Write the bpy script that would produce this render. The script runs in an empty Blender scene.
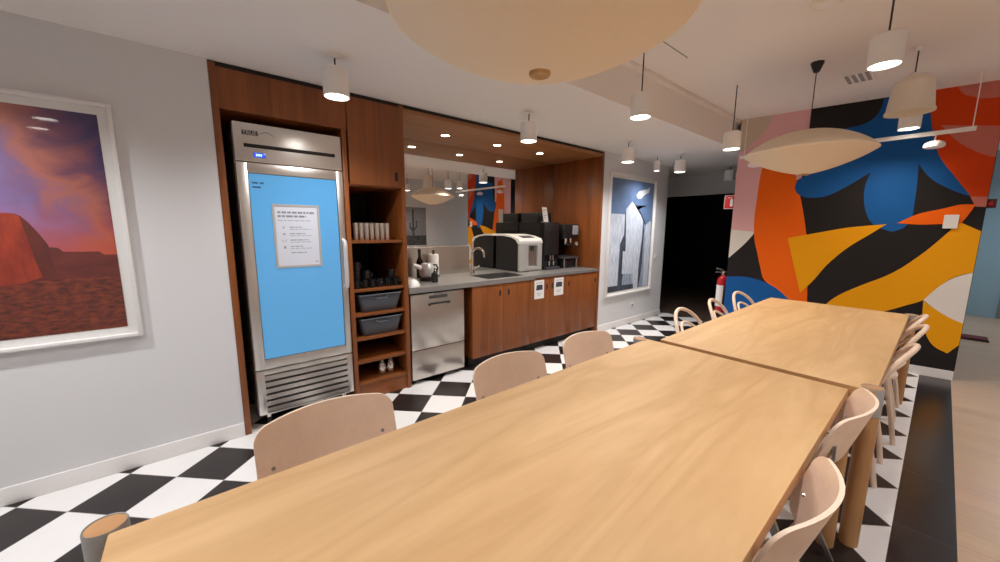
import bpy, bmesh, math, random
from mathutils import Vector, Matrix
random.seed(7)
PI = math.pi
SC = bpy.context.scene
COL = SC.collection

# ------------------------------------------------------------------ materials
def new_mat(name):
    m = bpy.data.materials.new(name); m.use_nodes = True
    nt = m.node_tree
    return m, nt, nt.nodes['Principled BSDF']

def plain(name, col, rough=.5, metal=0., coat=0., bump=0., bscale=60., spec=.5, emit=None, es=0., coat_rough=.03):
    m, nt, b = new_mat(name)
    b.inputs['Base Color'].default_value = (*col, 1)
    b.inputs['Roughness'].default_value = rough
    b.inputs['Metallic'].default_value = metal
    b.inputs['Specular IOR Level'].default_value = spec
    b.inputs['Coat Weight'].default_value = coat
    b.inputs['Coat Roughness'].default_value = coat_rough
    if emit:
        b.inputs['Emission Color'].default_value = (*emit, 1)
        b.inputs['Emission Strength'].default_value = es
    n = nt.nodes.new('ShaderNodeTexNoise'); n.inputs['Scale'].default_value = bscale; n.inputs['Detail'].default_value = 4
    tc = nt.nodes.new('ShaderNodeTexCoord'); nt.links.new(tc.outputs['Object'], n.inputs['Vector'])
    # slight tone variation, never flat
    mx = nt.nodes.new('ShaderNodeMix'); mx.data_type = 'RGBA'; mx.blend_type = 'MULTIPLY'; mx.inputs[0].default_value = .06
    mx.inputs[6].default_value = (*col, 1); nt.links.new(n.outputs['Color'], mx.inputs[7]); nt.links.new(mx.outputs[2], b.inputs['Base Color'])
    if bump:
        bp = nt.nodes.new('ShaderNodeBump'); bp.inputs['Strength'].default_value = bump; bp.inputs['Distance'].default_value = .002
        nt.links.new(n.outputs['Fac'], bp.inputs['Height']); nt.links.new(bp.outputs['Normal'], b.inputs['Normal'])
    return m

def wood(name, c1, c2, scale, rough=.4, rings=3., dist=2.5, coat=0., fine=.35):
    """grain runs along the axis with the small scale"""
    m, nt, b = new_mat(name)
    tc = nt.nodes.new('ShaderNodeTexCoord'); mp = nt.nodes.new('ShaderNodeMapping')
    mp.inputs['Scale'].default_value = scale
    nt.links.new(tc.outputs['Object'], mp.inputs['Vector'])
    n1 = nt.nodes.new('ShaderNodeTexNoise'); n1.inputs['Scale'].default_value = 1.; n1.inputs['Detail'].default_value = 5; n1.inputs['Distortion'].default_value = .6
    nt.links.new(mp.outputs['Vector'], n1.inputs['Vector'])
    mul = nt.nodes.new('ShaderNodeMath'); mul.operation = 'MULTIPLY'; mul.inputs[1].default_value = rings * dist
    nt.links.new(n1.outputs['Fac'], mul.inputs[0])
    fr = nt.nodes.new('ShaderNodeMath'); fr.operation = 'PINGPONG'; fr.inputs[1].default_value = 1.
    nt.links.new(mul.outputs[0], fr.inputs[0])
    n2 = nt.nodes.new('ShaderNodeTexNoise'); n2.inputs['Scale'].default_value = 7.; n2.inputs['Detail'].default_value = 6
    nt.links.new(mp.outputs['Vector'], n2.inputs['Vector'])
    mixf = nt.nodes.new('ShaderNodeMix'); mixf.inputs[0].default_value = fine
    nt.links.new(fr.outputs[0], mixf.inputs[2]); nt.links.new(n2.outputs['Fac'], mixf.inputs[3])
    cr = nt.nodes.new('ShaderNodeValToRGB')
    cr.color_ramp.elements[0].color = (*c1, 1); cr.color_ramp.elements[0].position = .15
    cr.color_ramp.elements[1].color = (*c2, 1); cr.color_ramp.elements[1].position = .85
    nt.links.new(mixf.outputs[0], cr.inputs['Fac']); nt.links.new(cr.outputs['Color'], b.inputs['Base Color'])
    b.inputs['Roughness'].default_value = rough; b.inputs['Coat Weight'].default_value = coat
    bp = nt.nodes.new('ShaderNodeBump'); bp.inputs['Strength'].default_value = .06; bp.inputs['Distance'].default_value = .001
    nt.links.new(n2.outputs['Fac'], bp.inputs['Height']); nt.links.new(bp.outputs['Normal'], b.inputs['Normal'])
    return m

def brushed(name, col, rough=.28, scale=(4, 4, 400)):
    m, nt, b = new_mat(name)
    b.inputs['Metallic'].default_value = 1.
    tc = nt.nodes.new('ShaderNodeTexCoord'); mp = nt.nodes.new('ShaderNodeMapping'); mp.inputs['Scale'].default_value = scale
    n = nt.nodes.new('ShaderNodeTexNoise'); n.inputs['Scale'].default_value = 1.; n.inputs['Detail'].default_value = 3
    nt.links.new(tc.outputs['Object'], mp.inputs['Vector']); nt.links.new(mp.outputs['Vector'], n.inputs['Vector'])
    mr = nt.nodes.new('ShaderNodeMapRange'); mr.inputs['To Min'].default_value = rough - .015; mr.inputs['To Max'].default_value = rough + .02
    nt.links.new(n.outputs['Fac'], mr.inputs['Value']); nt.links.new(mr.outputs['Result'], b.inputs['Roughness'])
    b.inputs['Base Color'].default_value = (*col, 1)
    return m

def checker_mat():
    m, nt, b = new_mat('checker_tiles')
    A, X0, Y0 = .20188, -2.62538, -.19449
    ge = nt.nodes.new('ShaderNodeNewGeometry'); sx = nt.nodes.new('ShaderNodeSeparateXYZ'); nt.links.new(ge.outputs['Position'], sx.inputs[0])
    def math_(op, a, c):
        n = nt.nodes.new('ShaderNodeMath'); n.operation = op
        for i, v in enumerate((a, c)):
            if v is None: continue
            if isinstance(v, (int, float)): n.inputs[i].default_value = v
            else: nt.links.new(v, n.inputs[i])
        return n.outputs[0]
    xs = math_('SUBTRACT', sx.outputs[0], X0); ys = math_('SUBTRACT', sx.outputs[1], Y0)
    p = math_('DIVIDE', math_('ADD', xs, ys), 2 * A); q = math_('DIVIDE', math_('SUBTRACT', xs, ys), 2 * A)
    s = math_('ADD', math_('FLOOR', p, None), math_('FLOOR', q, None))
    odd = math_('MODULO', math_('ABSOLUTE', s, None), 2)
    # grout
    def edge(v):
        f = math_('FRACT', v, None); return math_('MINIMUM', f, math_('SUBTRACT', 1., f))
    g = math_('LESS_THAN', math_('MINIMUM', edge(p), edge(q)), .006)
    nz = nt.nodes.new('ShaderNodeTexNoise'); nz.inputs['Scale'].default_value = 3.; nz.inputs['Detail'].default_value = 5
    nt.links.new(ge.outputs['Position'], nz.inputs['Vector'])
    wr = nt.nodes.new('ShaderNodeValToRGB'); wr.color_ramp.elements[0].color = (.74, .73, .72, 1); wr.color_ramp.elements[1].color = (.84, .83, .82, 1)
    br = nt.nodes.new('ShaderNodeValToRGB'); br.color_ramp.elements[0].color = (.012, .009, .009, 1); br.color_ramp.elements[1].color = (.024, .018, .017, 1)
    nt.links.new(nz.outputs['Fac'], wr.inputs['Fac']); nt.links.new(nz.outputs['Fac'], br.inputs['Fac'])
    m1 = nt.nodes.new('ShaderNodeMix'); m1.data_type = 'RGBA'; nt.links.new(odd, m1.inputs[0]); nt.links.new(wr.outputs[0], m1.inputs[6]); nt.links.new(br.outputs[0], m1.inputs[7])
    m2 = nt.nodes.new('ShaderNodeMix'); m2.data_type = 'RGBA'; nt.links.new(g, m2.inputs[0]); nt.links.new(m1.outputs[2], m2.inputs[6]); m2.inputs[7].default_value = (.30, .29, .28, 1)
    nt.links.new(m2.outputs[2], b.inputs['Base Color'])
    b.inputs['Roughness'].default_value = .32
    return m

def brick_mat(name, c1, c2, mortar, bw, rh, rough, rot=0., off=.5, msize=.004, grain=False):
    m, nt, b = new_mat(name)
    ge = nt.nodes.new('ShaderNodeNewGeometry'); mp = nt.nodes.new('ShaderNodeMapping'); mp.inputs['Rotation'].default_value = (0, 0, rot)
    nt.links.new(ge.outputs['Position'], mp.inputs['Vector'])
    bk = nt.nodes.new('ShaderNodeTexBrick'); bk.offset = off
    bk.inputs['Scale'].default_value = 1.; bk.inputs['Brick Width'].default_value = bw; bk.inputs['Row Height'].default_value = rh
    bk.inputs['Mortar Size'].default_value = msize; bk.inputs['Mortar Smooth'].default_value = .2; bk.inputs['Bias'].default_value = 0.
    bk.inputs['Color1'].default_value = (*c1, 1); bk.inputs['Color2'].default_value = (*c2, 1); bk.inputs['Mortar'].default_value = (*mortar, 1)
    nt.links.new(mp.outputs['Vector'], bk.inputs['Vector'])
    out = bk.outputs['Color']
    if grain:
        mg = nt.nodes.new('ShaderNodeMapping'); mg.inputs['Scale'].default_value = (3, 60, 1); nt.links.new(mp.outputs['Vector'], mg.inputs['Vector'])
        n = nt.nodes.new('ShaderNodeTexNoise'); n.inputs['Scale'].default_value = 1.; n.inputs['Detail'].default_value = 6; nt.links.new(mg.outputs['Vector'], n.inputs['Vector'])
        mx = nt.nodes.new('ShaderNodeMix'); mx.data_type = 'RGBA'; mx.blend_type = 'MULTIPLY'; mx.inputs[0].default_value = .35
        nt.links.new(out, mx.inputs[6]); nt.links.new(n.outputs['Color'], mx.inputs[7]); out = mx.outputs[2]
    nt.links.new(out, b.inputs['Base Color']); b.inputs['Roughness'].default_value = rough
    return m

def sky_print():
    """the printed sunset: streaked violet and orange cloud, part of the print itself"""
    m, nt, b = new_mat('print_sunset_sky')
    ge = nt.nodes.new('ShaderNodeNewGeometry'); mp = nt.nodes.new('ShaderNodeMapping'); mp.inputs['Scale'].default_value = (1, 4.2, 6.)
    nt.links.new(ge.outputs['Position'], mp.inputs['Vector'])
    n = nt.nodes.new('ShaderNodeTexNoise'); n.inputs['Scale'].default_value = 1.; n.inputs['Detail'].default_value = 5; n.inputs['Distortion'].default_value = .7
    nt.links.new(mp.outputs['Vector'], n.inputs['Vector'])
    dt = nt.nodes.new('ShaderNodeVectorMath'); dt.operation = 'DOT_PRODUCT'; dt.inputs[1].default_value = (0, .9, .43); nt.links.new(ge.outputs['Position'], dt.inputs[0])
    ad = nt.nodes.new('ShaderNodeMath'); ad.operation = 'MULTIPLY_ADD'; ad.inputs[1].default_value = .42; ad.inputs[2].default_value = -.21; nt.links.new(n.outputs['Fac'], ad.inputs[0])
    sm = nt.nodes.new('ShaderNodeMath'); sm.operation = 'ADD'; nt.links.new(dt.outputs['Value'], sm.inputs[0]); nt.links.new(ad.outputs[0], sm.inputs[1])
    mr0 = nt.nodes.new('ShaderNodeMapRange'); mr0.inputs['From Min'].default_value = -.10; mr0.inputs['From Max'].default_value = .54; nt.links.new(sm.outputs[0], mr0.inputs['Value'])
    cr = nt.nodes.new('ShaderNodeValToRGB'); e = cr.color_ramp.elements
    e[0].position = 0.; e[0].color = (.30, .13, .20, 1); e[1].position = 1.; e[1].color = (.022, .020, .085, 1)
    for pos, c in ((.22, (.20, .15, .36)), (.40, (.19, .10, .22)), (.56, (.40, .12, .085)), (.70, (.17, .05, .09)), (.84, (.055, .032, .12))):
        k = e.new(pos); k.color = (*c, 1)
    nt.links.new(mr0.outputs[0], cr.inputs['Fac'])
    sx = nt.nodes.new('ShaderNodeSeparateXYZ'); nt.links.new(ge.outputs['Position'], sx.inputs[0])
    mr = nt.nodes.new('ShaderNodeMapRange'); mr.inputs['From Min'].default_value = 1.22; mr.inputs['From Max'].default_value = 1.52; mr.inputs['To Min'].default_value = .9; mr.inputs['To Max'].default_value = 0.
    nt.links.new(sx.outputs[2], mr.inputs['Value'])
    mx = nt.nodes.new('ShaderNodeMix'); mx.data_type = 'RGBA'; nt.links.new(mr.outputs[0], mx.inputs[0]); nt.links.new(cr.outputs[0], mx.inputs[6]); mx.inputs[7].default_value = (.50, .075, .035, 1)
    nt.links.new(mx.outputs[2], b.inputs['Base Color']); b.inputs['Roughness'].default_value = .5; b.inputs['Coat Weight'].default_value = 1.; b.inputs['Coat Roughness'].default_value = .02
    return m

def noise_print(name, c1, c2, scale, coat=1.):
    m, nt, b = new_mat(name)
    tc = nt.nodes.new('ShaderNodeTexCoord'); mp = nt.nodes.new('ShaderNodeMapping'); mp.inputs['Scale'].default_value = scale
    nt.links.new(tc.outputs['Object'], mp.inputs['Vector'])
    n = nt.nodes.new('ShaderNodeTexNoise'); n.inputs['Scale'].default_value = 1.; n.inputs['Detail'].default_value = 7; n.inputs['Roughness'].default_value = .65
    nt.links.new(mp.outputs['Vector'], n.inputs['Vector'])
    cr = nt.nodes.new('ShaderNodeValToRGB'); cr.color_ramp.elements[0].position = .35; cr.color_ramp.elements[1].position = .68
    cr.color_ramp.elements[0].color = (*c1, 1); cr.color_ramp.elements[1].color = (*c2, 1)
    nt.links.new(n.outputs['Fac'], cr.inputs['Fac']); nt.links.new(cr.outputs[0], b.inputs['Base Color'])
    b.inputs['Roughness'].default_value = .5; b.inputs['Coat Weight'].default_value = coat; b.inputs['Coat Roughness'].default_value = .02
    return m

M = {}
M['wall'] = plain('white_wall_paint', (.735, .74, .755), .75, bump=.12, bscale=180)
M['ceil'] = plain('ceiling_paint', (.88, .85, .82), .8, bump=.08, bscale=150)
M['trim'] = plain('white_trim_paint', (.82, .80, .79), .45)
M['walnut'] = wood('walnut_veneer', (.175, .050, .011), (.30, .090, .020), (9, 9, .55), .38, 2.2, 2.2, fine=.55)
M['walnut_edge'] = wood('walnut_edge', (.175, .050, .011), (.29, .088, .020), (9, 1.2, 9), .4, 2.2, 2.2, fine=.55)
M['walnut_lit'] = wood('walnut_lit', (.28, .115, .038), (.40, .18, .065), (9, .55, 9), .45, 2.2, 2.2, fine=.55)  # lighter walnut copy: downlight brightness on the niche ceiling put into the colour
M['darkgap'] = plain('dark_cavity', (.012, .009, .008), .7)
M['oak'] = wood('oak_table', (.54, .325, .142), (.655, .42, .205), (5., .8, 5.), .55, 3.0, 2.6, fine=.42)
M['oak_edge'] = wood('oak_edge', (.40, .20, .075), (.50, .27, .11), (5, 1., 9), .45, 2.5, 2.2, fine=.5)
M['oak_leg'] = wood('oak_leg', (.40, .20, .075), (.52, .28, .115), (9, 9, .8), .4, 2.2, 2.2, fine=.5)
M['ply'] = wood('pale_beech_ply', (.82, .60, .445), (.90, .68, .515), (3, 14, 14), .42, 1.6, 2., fine=.6)
M['ply_edge'] = plain('ply_edge', (.84, .66, .51), .5)
M['bent'] = wood('bent_beech', (.74, .55, .41), (.82, .64, .50), (7, 7, 7), .38, 1.4, 1.6, fine=.5)
M['steel'] = brushed('brushed_steel', (.58, .54, .50), .30, (3, 2, 60))
M['handle_steel'] = plain('handle_steel', (.82, .80, .77), .38, .55)
M['steel_v'] = brushed('brushed_steel_upright', (.74, .71, .67), .33, (60, 60, 2))
M['worktop'] = plain('steel_worktop', (.33, .325, .315), .36, .55)
M['basin'] = plain('sink_basin', (.20, .195, .19), .3, .7)
M['chrome'] = plain('chrome', (.75, .73, .70), .12, 1.)
M['satin'] = plain('satin_metal', (.42, .39, .36), .35, .9)
M['grey_band'] = plain('grey_collar', (.34, .32, .30), .42, .1)
M['black'] = plain('black_plastic', (.012, .012, .013), .35)
M['black_gloss'] = plain('black_gloss', (.006, .006, .007), .12)
M['darkgrey'] = plain('dark_grey_plastic', (.055, .055, .06), .45)
M['bin'] = plain('slate_bin', (.085, .095, .115), .45)
M['silver'] = plain('silver_plastic', (.52, .51, .49), .35, .3)
M['white_plastic'] = plain('white_plastic', (.78, .78, .77), .3)
M['white_ceramic'] = plain('white_ceramic', (.80, .79, .77), .18, coat=.3)
M['paper'] = plain('paper_white', (.80, .79, .77), .7)
M['glow_tinted_paper'] = plain('glow_tinted_paper', (.66, .69, .78), .6)  # white sheet tinted by the fridge glow, blue cast put into its colour
M['print_grey'] = plain('print_grey', (.33, .33, .35), .7)
M['print_mid'] = plain('print_mid', (.24, .24, .28), .7)
M['print_dark'] = plain('print_dark', (.05, .05, .07), .6)
M['red'] = plain('extinguisher_red', (.42, .008, .012), .25, coat=.4)
M['sign_red'] = plain('sign_red', (.60, .02, .02), .4)
M['sign_dark_red'] = plain('sign_dark_red', (.09, .008, .008), .5)
M['lamp_white'] = plain('lamp_white', (.90, .88, .85), .5)
M['shade'] = plain('paper_shade', (.90, .78, .62), .65)
M['shade_pale'] = plain('pale_shade', (.86, .79, .68), .6)
M['disc_wood'] = wood('cap_wood', (.42, .24, .09), (.55, .33, .14), (6, 6, 6), .5)
M['lens_on'] = plain('lit_lens', (1, .97, .9), .5, emit=(1., .96, .90), es=5.)
M['lens_off'] = plain('unlit_lens', (.5, .48, .45), .4)
M['down_on'] = plain('lit_downlight', (1, .95, .85), .5, emit=(1., .90, .74), es=14.)
M['film'] = plain('glowing_blue_film', (.05, .20, .42), .18, emit=(.105, .33, .56), es=.33)  # light from inside the fridge put into the film as its own glow
M['film_text'] = plain('film_text', (.03, .11, .24), .5)
M['display'] = plain('display_blue', (.005, .006, .03), .2, emit=(.03, .06, .6), es=.7)
M['display_lit'] = plain('display_digits', (.1, .3, .8), .2, emit=(.25, .5, 1.), es=1.6)
M['mirror'] = plain('mirror_glass', (.80, .78, .75), .015, 1.)
M['checker'] = checker_mat()
M['border'] = brick_mat('black_border_tiles', (.016, .013, .013), (.020, .016, .015), (.055, .05, .048), .62, .205, .24, rot=PI/2, off=0., msize=.0022)
M['planks'] = brick_mat('oak_planks', (.56, .38, .25), (.62, .43, .29), (.40, .27, .18), 1.3, .14, .3, rot=0., off=.37, msize=.0016, grain=True)
M['brown_floor'] = brick_mat('brown_floor', (.085, .052, .038), (.10, .062, .045), (.04, .025, .018), .9, .14, .5)
M['unlit_wall'] = plain('unlit_room_black', (.006, .006, .007), .6)  # darkness of the unlit room put into a near-black colour
M['blue_glass'] = plain('pale_blue_glass', (.27, .40, .46), .2)
M['dark_mat'] = plain('dark_red_mat', (.11, .016, .016), .9, bump=.4, bscale=300)
M['grey_metal'] = plain('grey_metal', (.30, .29, .28), .45, .6)
# mural paints
for k, c in dict(black=(.018, .016, .017), beige=(.60, .50, .40), pink=(.78, .46, .48), white=(.76, .73, .69), blue=(.008, .105, .37),
                 orange=(.86, .135, .004), red=(.66, .058, .003), rose=(.60, .19, .15), yellow=(.84, .36, .003)).items():
    M['mural_' + k] = plain('mural_' + k, c, .65, bump=.06, bscale=160, spec=.18)
# poster inks
M['po_sky'] = noise_print('poster_sky', (.10, .17, .34), (.17, .25, .42), (3, 3, 3))
M['po_pale'] = noise_print('poster_pale', (.42, .49, .62), (.84, .88, .94), (6, 48, 7))
M['po_mid'] = noise_print('poster_mid', (.20, .25, .35), (.50, .57, .68), (6, 60, 6))
M['po_dark'] = noise_print('poster_dark', (.025, .03, .045), (.10, .12, .16), (6, 12, 4))
M['po_sun'] = noise_print('poster_glow', (.66, .70, .76), (.92, .90, .86), (5, 4, 9))
M['pr_sky'] = sky_print()
M['pr_butte'] = noise_print('print_butte_lit', (.20, .018, .008), (.40, .045, .014), (4, 14, 4))
M['pr_butte_dark'] = noise_print('print_butte_shadow', (.075, .012, .010), (.15, .022, .012), (4, 10, 6))
M['pr_mesa'] = noise_print('print_mesa', (.10, .016, .014), (.16, .026, .018), (4, 5, 12))
M['pr_ground'] = noise_print('print_ground', (.05, .010, .008), (.24, .042, .016), (10, 22, 55))
M['bw_sky'] = noise_print('bw_sky', (.22, .22, .22), (.34, .34, .34), (2, 2, 4))
M['bw_dark'] = noise_print('bw_dark', (.01, .01, .01), (.10, .10, .10), (20, 20, 20))

# ------------------------------------------------------------------ mesh helpers
def bm_new(): return bmesh.new()

def box(bm, x0, x1, y0, y1, z0, z1, bev=0., mi=0, seg=2):
    pts = [(x, y, z) for x in (x0, x1) for y in (y0, y1) for z in (z0, z1)]
    v = [bm.verts.new(p) for p in pts]
    fs = []
    for idx in ((0, 1, 3, 2), (4, 6, 7, 5), (0, 4, 5, 1), (2, 3, 7, 6), (0, 2, 6, 4), (1, 5, 7, 3)):
        f = bm.faces.new([v[i] for i in idx]); f.material_index = mi; fs.append(f)
    if bev > 0:
        es = list({e for f in fs for e in f.edges})
        r = bmesh.ops.bevel(bm, geom=es, offset=bev, segments=seg, profile=.5, affect='EDGES')
        for f in r['faces']: f.material_index = mi
    return bm

def ring_frame(axis): 
    a = Vector(axis).normalized()
    t = Vector((0, 0, 1)) if abs(a.z) < .9 else Vector((1, 0, 0))
    u = a.cross(t).normalized(); w = a.cross(u)
    return u, w

def tube(bm, pts, rad, n=10, mi=0, closed=False, caps=True, flat=1.):
    P = [Vector(p) for p in pts]; rings = []
    u = None
    for i, p in enumerate(P):
        if closed: d = P[(i + 1) % len(P)] - P[i - 1]
        elif i == 0: d = P[1] - P[0]
        elif i == len(P) - 1: d = P[-1] - P[-2]
        else: d = P[i + 1] - P[i - 1]
        d.normalize()
        if u is None: u, w = ring_frame(d)
        else:
            u = (u - d * u.dot(d)).normalized()
        w = d.cross(u)
        r = rad[i] if isinstance(rad, (list, tuple)) else rad
        rings.append([bm.verts.new(p + u * (r * math.cos(2 * PI * k / n)) + w * (r * flat * math.sin(2 * PI * k / n))) for k in range(n)])
    m = len(rings)
    for i in range(m if closed else m - 1):
        A, B = rings[i], rings[(i + 1) % m]
        off = 0
        if closed and i == m - 1:
            best = min(range(n), key=lambda o: sum((A[k].co - B[(k + o) % n].co).length for k in range(n))); off = best
        for k in range(n):
            f = bm.faces.new((A[k], A[(k + 1) % n], B[(k + 1 + off) % n], B[(k + off) % n])); f.material_index = mi; f.smooth = True
    if caps and not closed:
        f = bm.faces.new(rings[0][::-1]); f.material_index = mi
        f = bm.faces.new(rings[-1]); f.material_index = mi
    return bm

def lathe(bm, prof, c=(0, 0, 0), n=32, mi=0):
    c = Vector(c); rings = []
    for r, z in prof:
        if r < 1e-6: rings.append([bm.verts.new(c + Vector((0, 0, z)))])
        else: rings.append([bm.verts.new(c + Vector((r * math.cos(2 * PI * k / n), r * math.sin(2 * PI * k / n), z))) for k in range(n)])
    for A, B in zip(rings, rings[1:]):
        for k in range(n):
            a = [A[0]] if len(A) == 1 else [A[k], A[(k + 1) % n]]
            b = [B[0]] if len(B) == 1 else [B[(k + 1) % n], B[k]]
            if len(a) + len(b) > 2:
                f = bm.faces.new(a + b); f.material_index = mi; f.smooth = True
    return bm

def prism(bm, poly, fn, d0, d1, mi=0):
    """poly in 2-D, fn(u, v, d) -> 3-D; closed solid between depths d0 and d1"""
    A = [bm.verts.new(fn(u, v, d0)) for u, v in poly]; B = [bm.verts.new(fn(u, v, d1)) for u, v in poly]
    n = len(poly)
    fs = [bm.faces.new(A[::-1]), bm.faces.new(B)]
    for i in range(n): fs.append(bm.faces.new((A[i], A[(i + 1) % n], B[(i + 1) % n], B[i])))
    for f in fs: f.material_index = mi
    return bm

def rrect(w, h, r, n=6, rtop=None, step=9.):
    pts = []
    for cx, cy, a0, rr in ((w/2, h/2, 0, rtop or r), (-w/2, h/2, PI/2, rtop or r), (-w/2, -h/2, PI, r), (w/2, -h/2, 1.5*PI, r)):
        ccx = cx - math.copysign(rr, cx); ccy = cy - math.copysign(rr, cy)
        for k in range(n + 1):
            a = a0 + PI/2 * k / n; pts.append((ccx + rr * math.cos(a), ccy + rr * math.sin(a)))
    out = []
    for i, p in enumerate(pts):
        q = pts[(i + 1) % len(pts)]; L = math.hypot(q[0] - p[0], q[1] - p[1]); m = max(1, int(L / step))
        out += [(p[0] + (q[0] - p[0]) * j / m, p[1] + (q[1] - p[1]) * j / m) for j in range(m)]
    return out

def shell(bm, outline, fn, th, mi=0, mi_edge=1, loops=6):
    """a thin curved board: 2-D outline mapped by fn(u, v, t) with thickness th"""
    n = len(outline); sides = []
    for t in (0., th):
        rings = []
        for L in range(loops):
            s = 1 - L / loops
            rings.append([bm.verts.new(fn(u * s, v * s, t)) for u, v in outline])
        c = bm.verts.new(fn(0, 0, t)); sides.append(rings)
        for A, B in zip(rings, rings[1:]):
            for k in range(n):
                f = bm.faces.new((A[k], A[(k+1) % n], B[(k+1) % n], B[k])); f.material_index = mi; f.smooth = True
        for k in range(n):
            f = bm.faces.new((rings[-1][k], rings[-1][(k+1) % n], c)); f.material_index = mi; f.smooth = True
    A, B = sides[0][0], sides[1][0]
    for k in range(n):
        f = bm.faces.new((A[k], A[(k+1) % n], B[(k+1) % n], B[k])); f.material_index = mi_edge
    return bm

def obj(name, bm, mats, parent=None, world=True, angle=32):
    if not isinstance(mats, (list, tuple)): mats = [mats]
    bmesh.ops.recalc_face_normals(bm, faces=bm.faces[:])
    off = Vector((0, 0, 0))
    if parent is not None and world:
        p = parent
        while p is not None: off += p.location; p = p.parent
    elif parent is None: off = Vector((0, 0, 0))
    if off.length: bmesh.ops.translate(bm, verts=bm.verts[:], vec=-off)
    me = bpy.data.meshes.new(name); bm.to_mesh(me); bm.free()
    for m in mats: me.materials.append(M[m] if isinstance(m, str) else m)
    me.polygons.foreach_set('use_smooth', [True] * len(me.polygons))
    me.set_sharp_from_angle(angle=math.radians(angle))
    o = bpy.data.objects.new(name, me); COL.objects.link(o)
    if parent is not None: o.parent = parent
    return o

def recenter(o):
    """put a top-level mesh's origin at its own base centre"""
    me = o.data
    xs = [v.co for v in me.vertices]
    c = Vector(((min(v.x for v in xs) + max(v.x for v in xs)) / 2, (min(v.y for v in xs) + max(v.y for v in xs)) / 2, min(v.z for v in xs)))
    me.transform(Matrix.Translation(-c)); o.location = c
    return o

def tag(o, label, cat, group=None):
    o['label'] = label; o['category'] = cat
    if group: o['group'] = group
    return o

def thing(name, label, cat, loc=(0, 0, 0), rz=0., group=None):
    o = bpy.data.objects.new(name, None); COL.objects.link(o)
    o.empty_display_size = .1; o.location = loc; o.rotation_euler = (0, 0, rz)
    return tag(o, label, cat, group)

def struct(name, bm, mats, label=None):
    o = obj(name, bm, mats); o['kind'] = 'structure'
    if label: o['label'] = label
    return o

def copy_tree(o, parent=None):
    c = o.copy(); COL.objects.link(c)
    if parent is not None: c.parent = parent
    for ch in [x for x in ALLCH.get(o.name, [])]: copy_tree(ch, c)
    return c
ALLCH = {}
def index_children(root):
    ALLCH[root.name] = list(root.children)
    for ch in root.children: index_children(ch)

def dup(root, loc, rz=None, label=None, group=None):
    if root.name not in ALLCH: index_children(root)
    c = copy_tree(root); c.location = loc
    if rz is not None: c.rotation_euler = (0, 0, rz)
    if label: c['label'] = label
    if group: c['group'] = group
    return c

def yz(x):  return lambda u, v, d: (x + d, u, v)      # u = y, v = z, depth along +x

# ------------------------------------------------------------------ measures of the room
XW = -2.888          # plane of the left wall
ZL, ZH = 2.365, 2.68 # low and raised ceilings
XS = -1.75           # face of the drop between them
MIR = -3.70
ang = math.atan(.18); NM = Vector((math.cos(ang), math.sin(ang), 0)); MC = Vector((.206, 5.40, 0)); MN = Vector((NM.y, -NM.x, 0))
def mur(s, z, d=0.): return MC + NM * s + Vector((0, 0, z)) + MN * d    # d > 0 comes out of the wall towards the tables
SL = -1.93

# floors
bm = bm_new(); box(bm, -4.4, 0., -3.2, 6.0, -.05, 0.); struct('floor', bm, 'checker')
bm = bm_new(); box(bm, 0., .2, -3.2, 5.7, -.05, 0.); struct('floor_border', bm, 'border')
bm = bm_new(); box(bm, .2, 2.6, -3.2, 10.6, -.05, .0); struct('floor_planks', bm, 'planks')
bm = bm_new(); box(bm, -4.4, .2, 6.0, 10.6, -.05, 0.); struct('floor_corridor', bm, 'brown_floor')
# ceilings
bm = bm_new(); box(bm, -4.4, XS, -3.2, 7.1, ZL, ZH + .1); struct('ceiling_low', bm, 'ceil')
bm = bm_new(); box(bm, XS, 2.6, -3.2, 10.6, ZH, ZH + .1); struct('ceiling_raised', bm, 'ceil')
bm = bm_new()
box(bm, XS - .02, XS + .05, -3.2, 5.2, ZH - .03, ZH - .001, .004)
struct('trim_1', bm, 'ceil')
bm = bm_new(); box(bm, -1.408, -1.400, 2.60, 2.97, ZH - .0015, ZH); struct('trim_4', bm, 'grey_metal')
# walls
bm = bm_new(); box(bm, XW - .2, XW, -3.2, .15, 0, ZL); struct('wall_left', bm, 'wall')
bm = bm_new(); box(bm, XW - 1.2, XW, 4.075, 5.78, 0, ZL); struct('wall_poster', bm, 'wall')
bm = bm_new(); box(bm, XW, XW + .012, -3.2, .148, 0, .095, .004); struct('baseboard_left', bm, 'trim')
bm = bm_new(); box(bm, XW, XW + .012, 4.08, 5.78, 0, .095, .004); struct('baseboard_poster', bm, 'trim')
bm = bm_new(); box(bm, -4.4, 2.6, -3.3, -3.2, 0, ZH); struct('wall_front', bm, 'wall')
bm = bm_new(); box(bm, 1.9, 2.0, -3.2, 10.6, 0, ZH); struct('wall_right', bm, 'wall')
bm = bm_new(); box(bm, -4.4, -4.3, 5.78, 7.2, 0, ZL); struct('wall_corridor', bm, 'unlit_wall')
bm = bm_new(); box(bm, -4.4, -1.69, 7.1, 7.25, 2.02, ZL); struct('wall_lintel', bm, 'wall')
bm = bm_new()
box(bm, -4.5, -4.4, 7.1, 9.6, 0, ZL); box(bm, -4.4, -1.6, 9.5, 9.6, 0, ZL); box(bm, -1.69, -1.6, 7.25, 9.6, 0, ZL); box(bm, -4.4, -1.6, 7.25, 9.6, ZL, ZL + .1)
struct('wall_dark_room', bm, 'unlit_wall')
bm = bm_new(); box(bm, -1.69, -1.60, 5.20, 7.25, 0, ZH); struct('wall_return', bm, 'unlit_wall')
bm = bm_new(); box(bm, .0, .1, 5.66, 9.9, 0, ZH); struct('wall_passage', bm, 'wall')
bm = bm_new(); box(bm, -.1, 2.0, 9.9, 10.0, 0, ZH); struct('wall_back', bm, 'blue_glass')
bm = bm_new()
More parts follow.
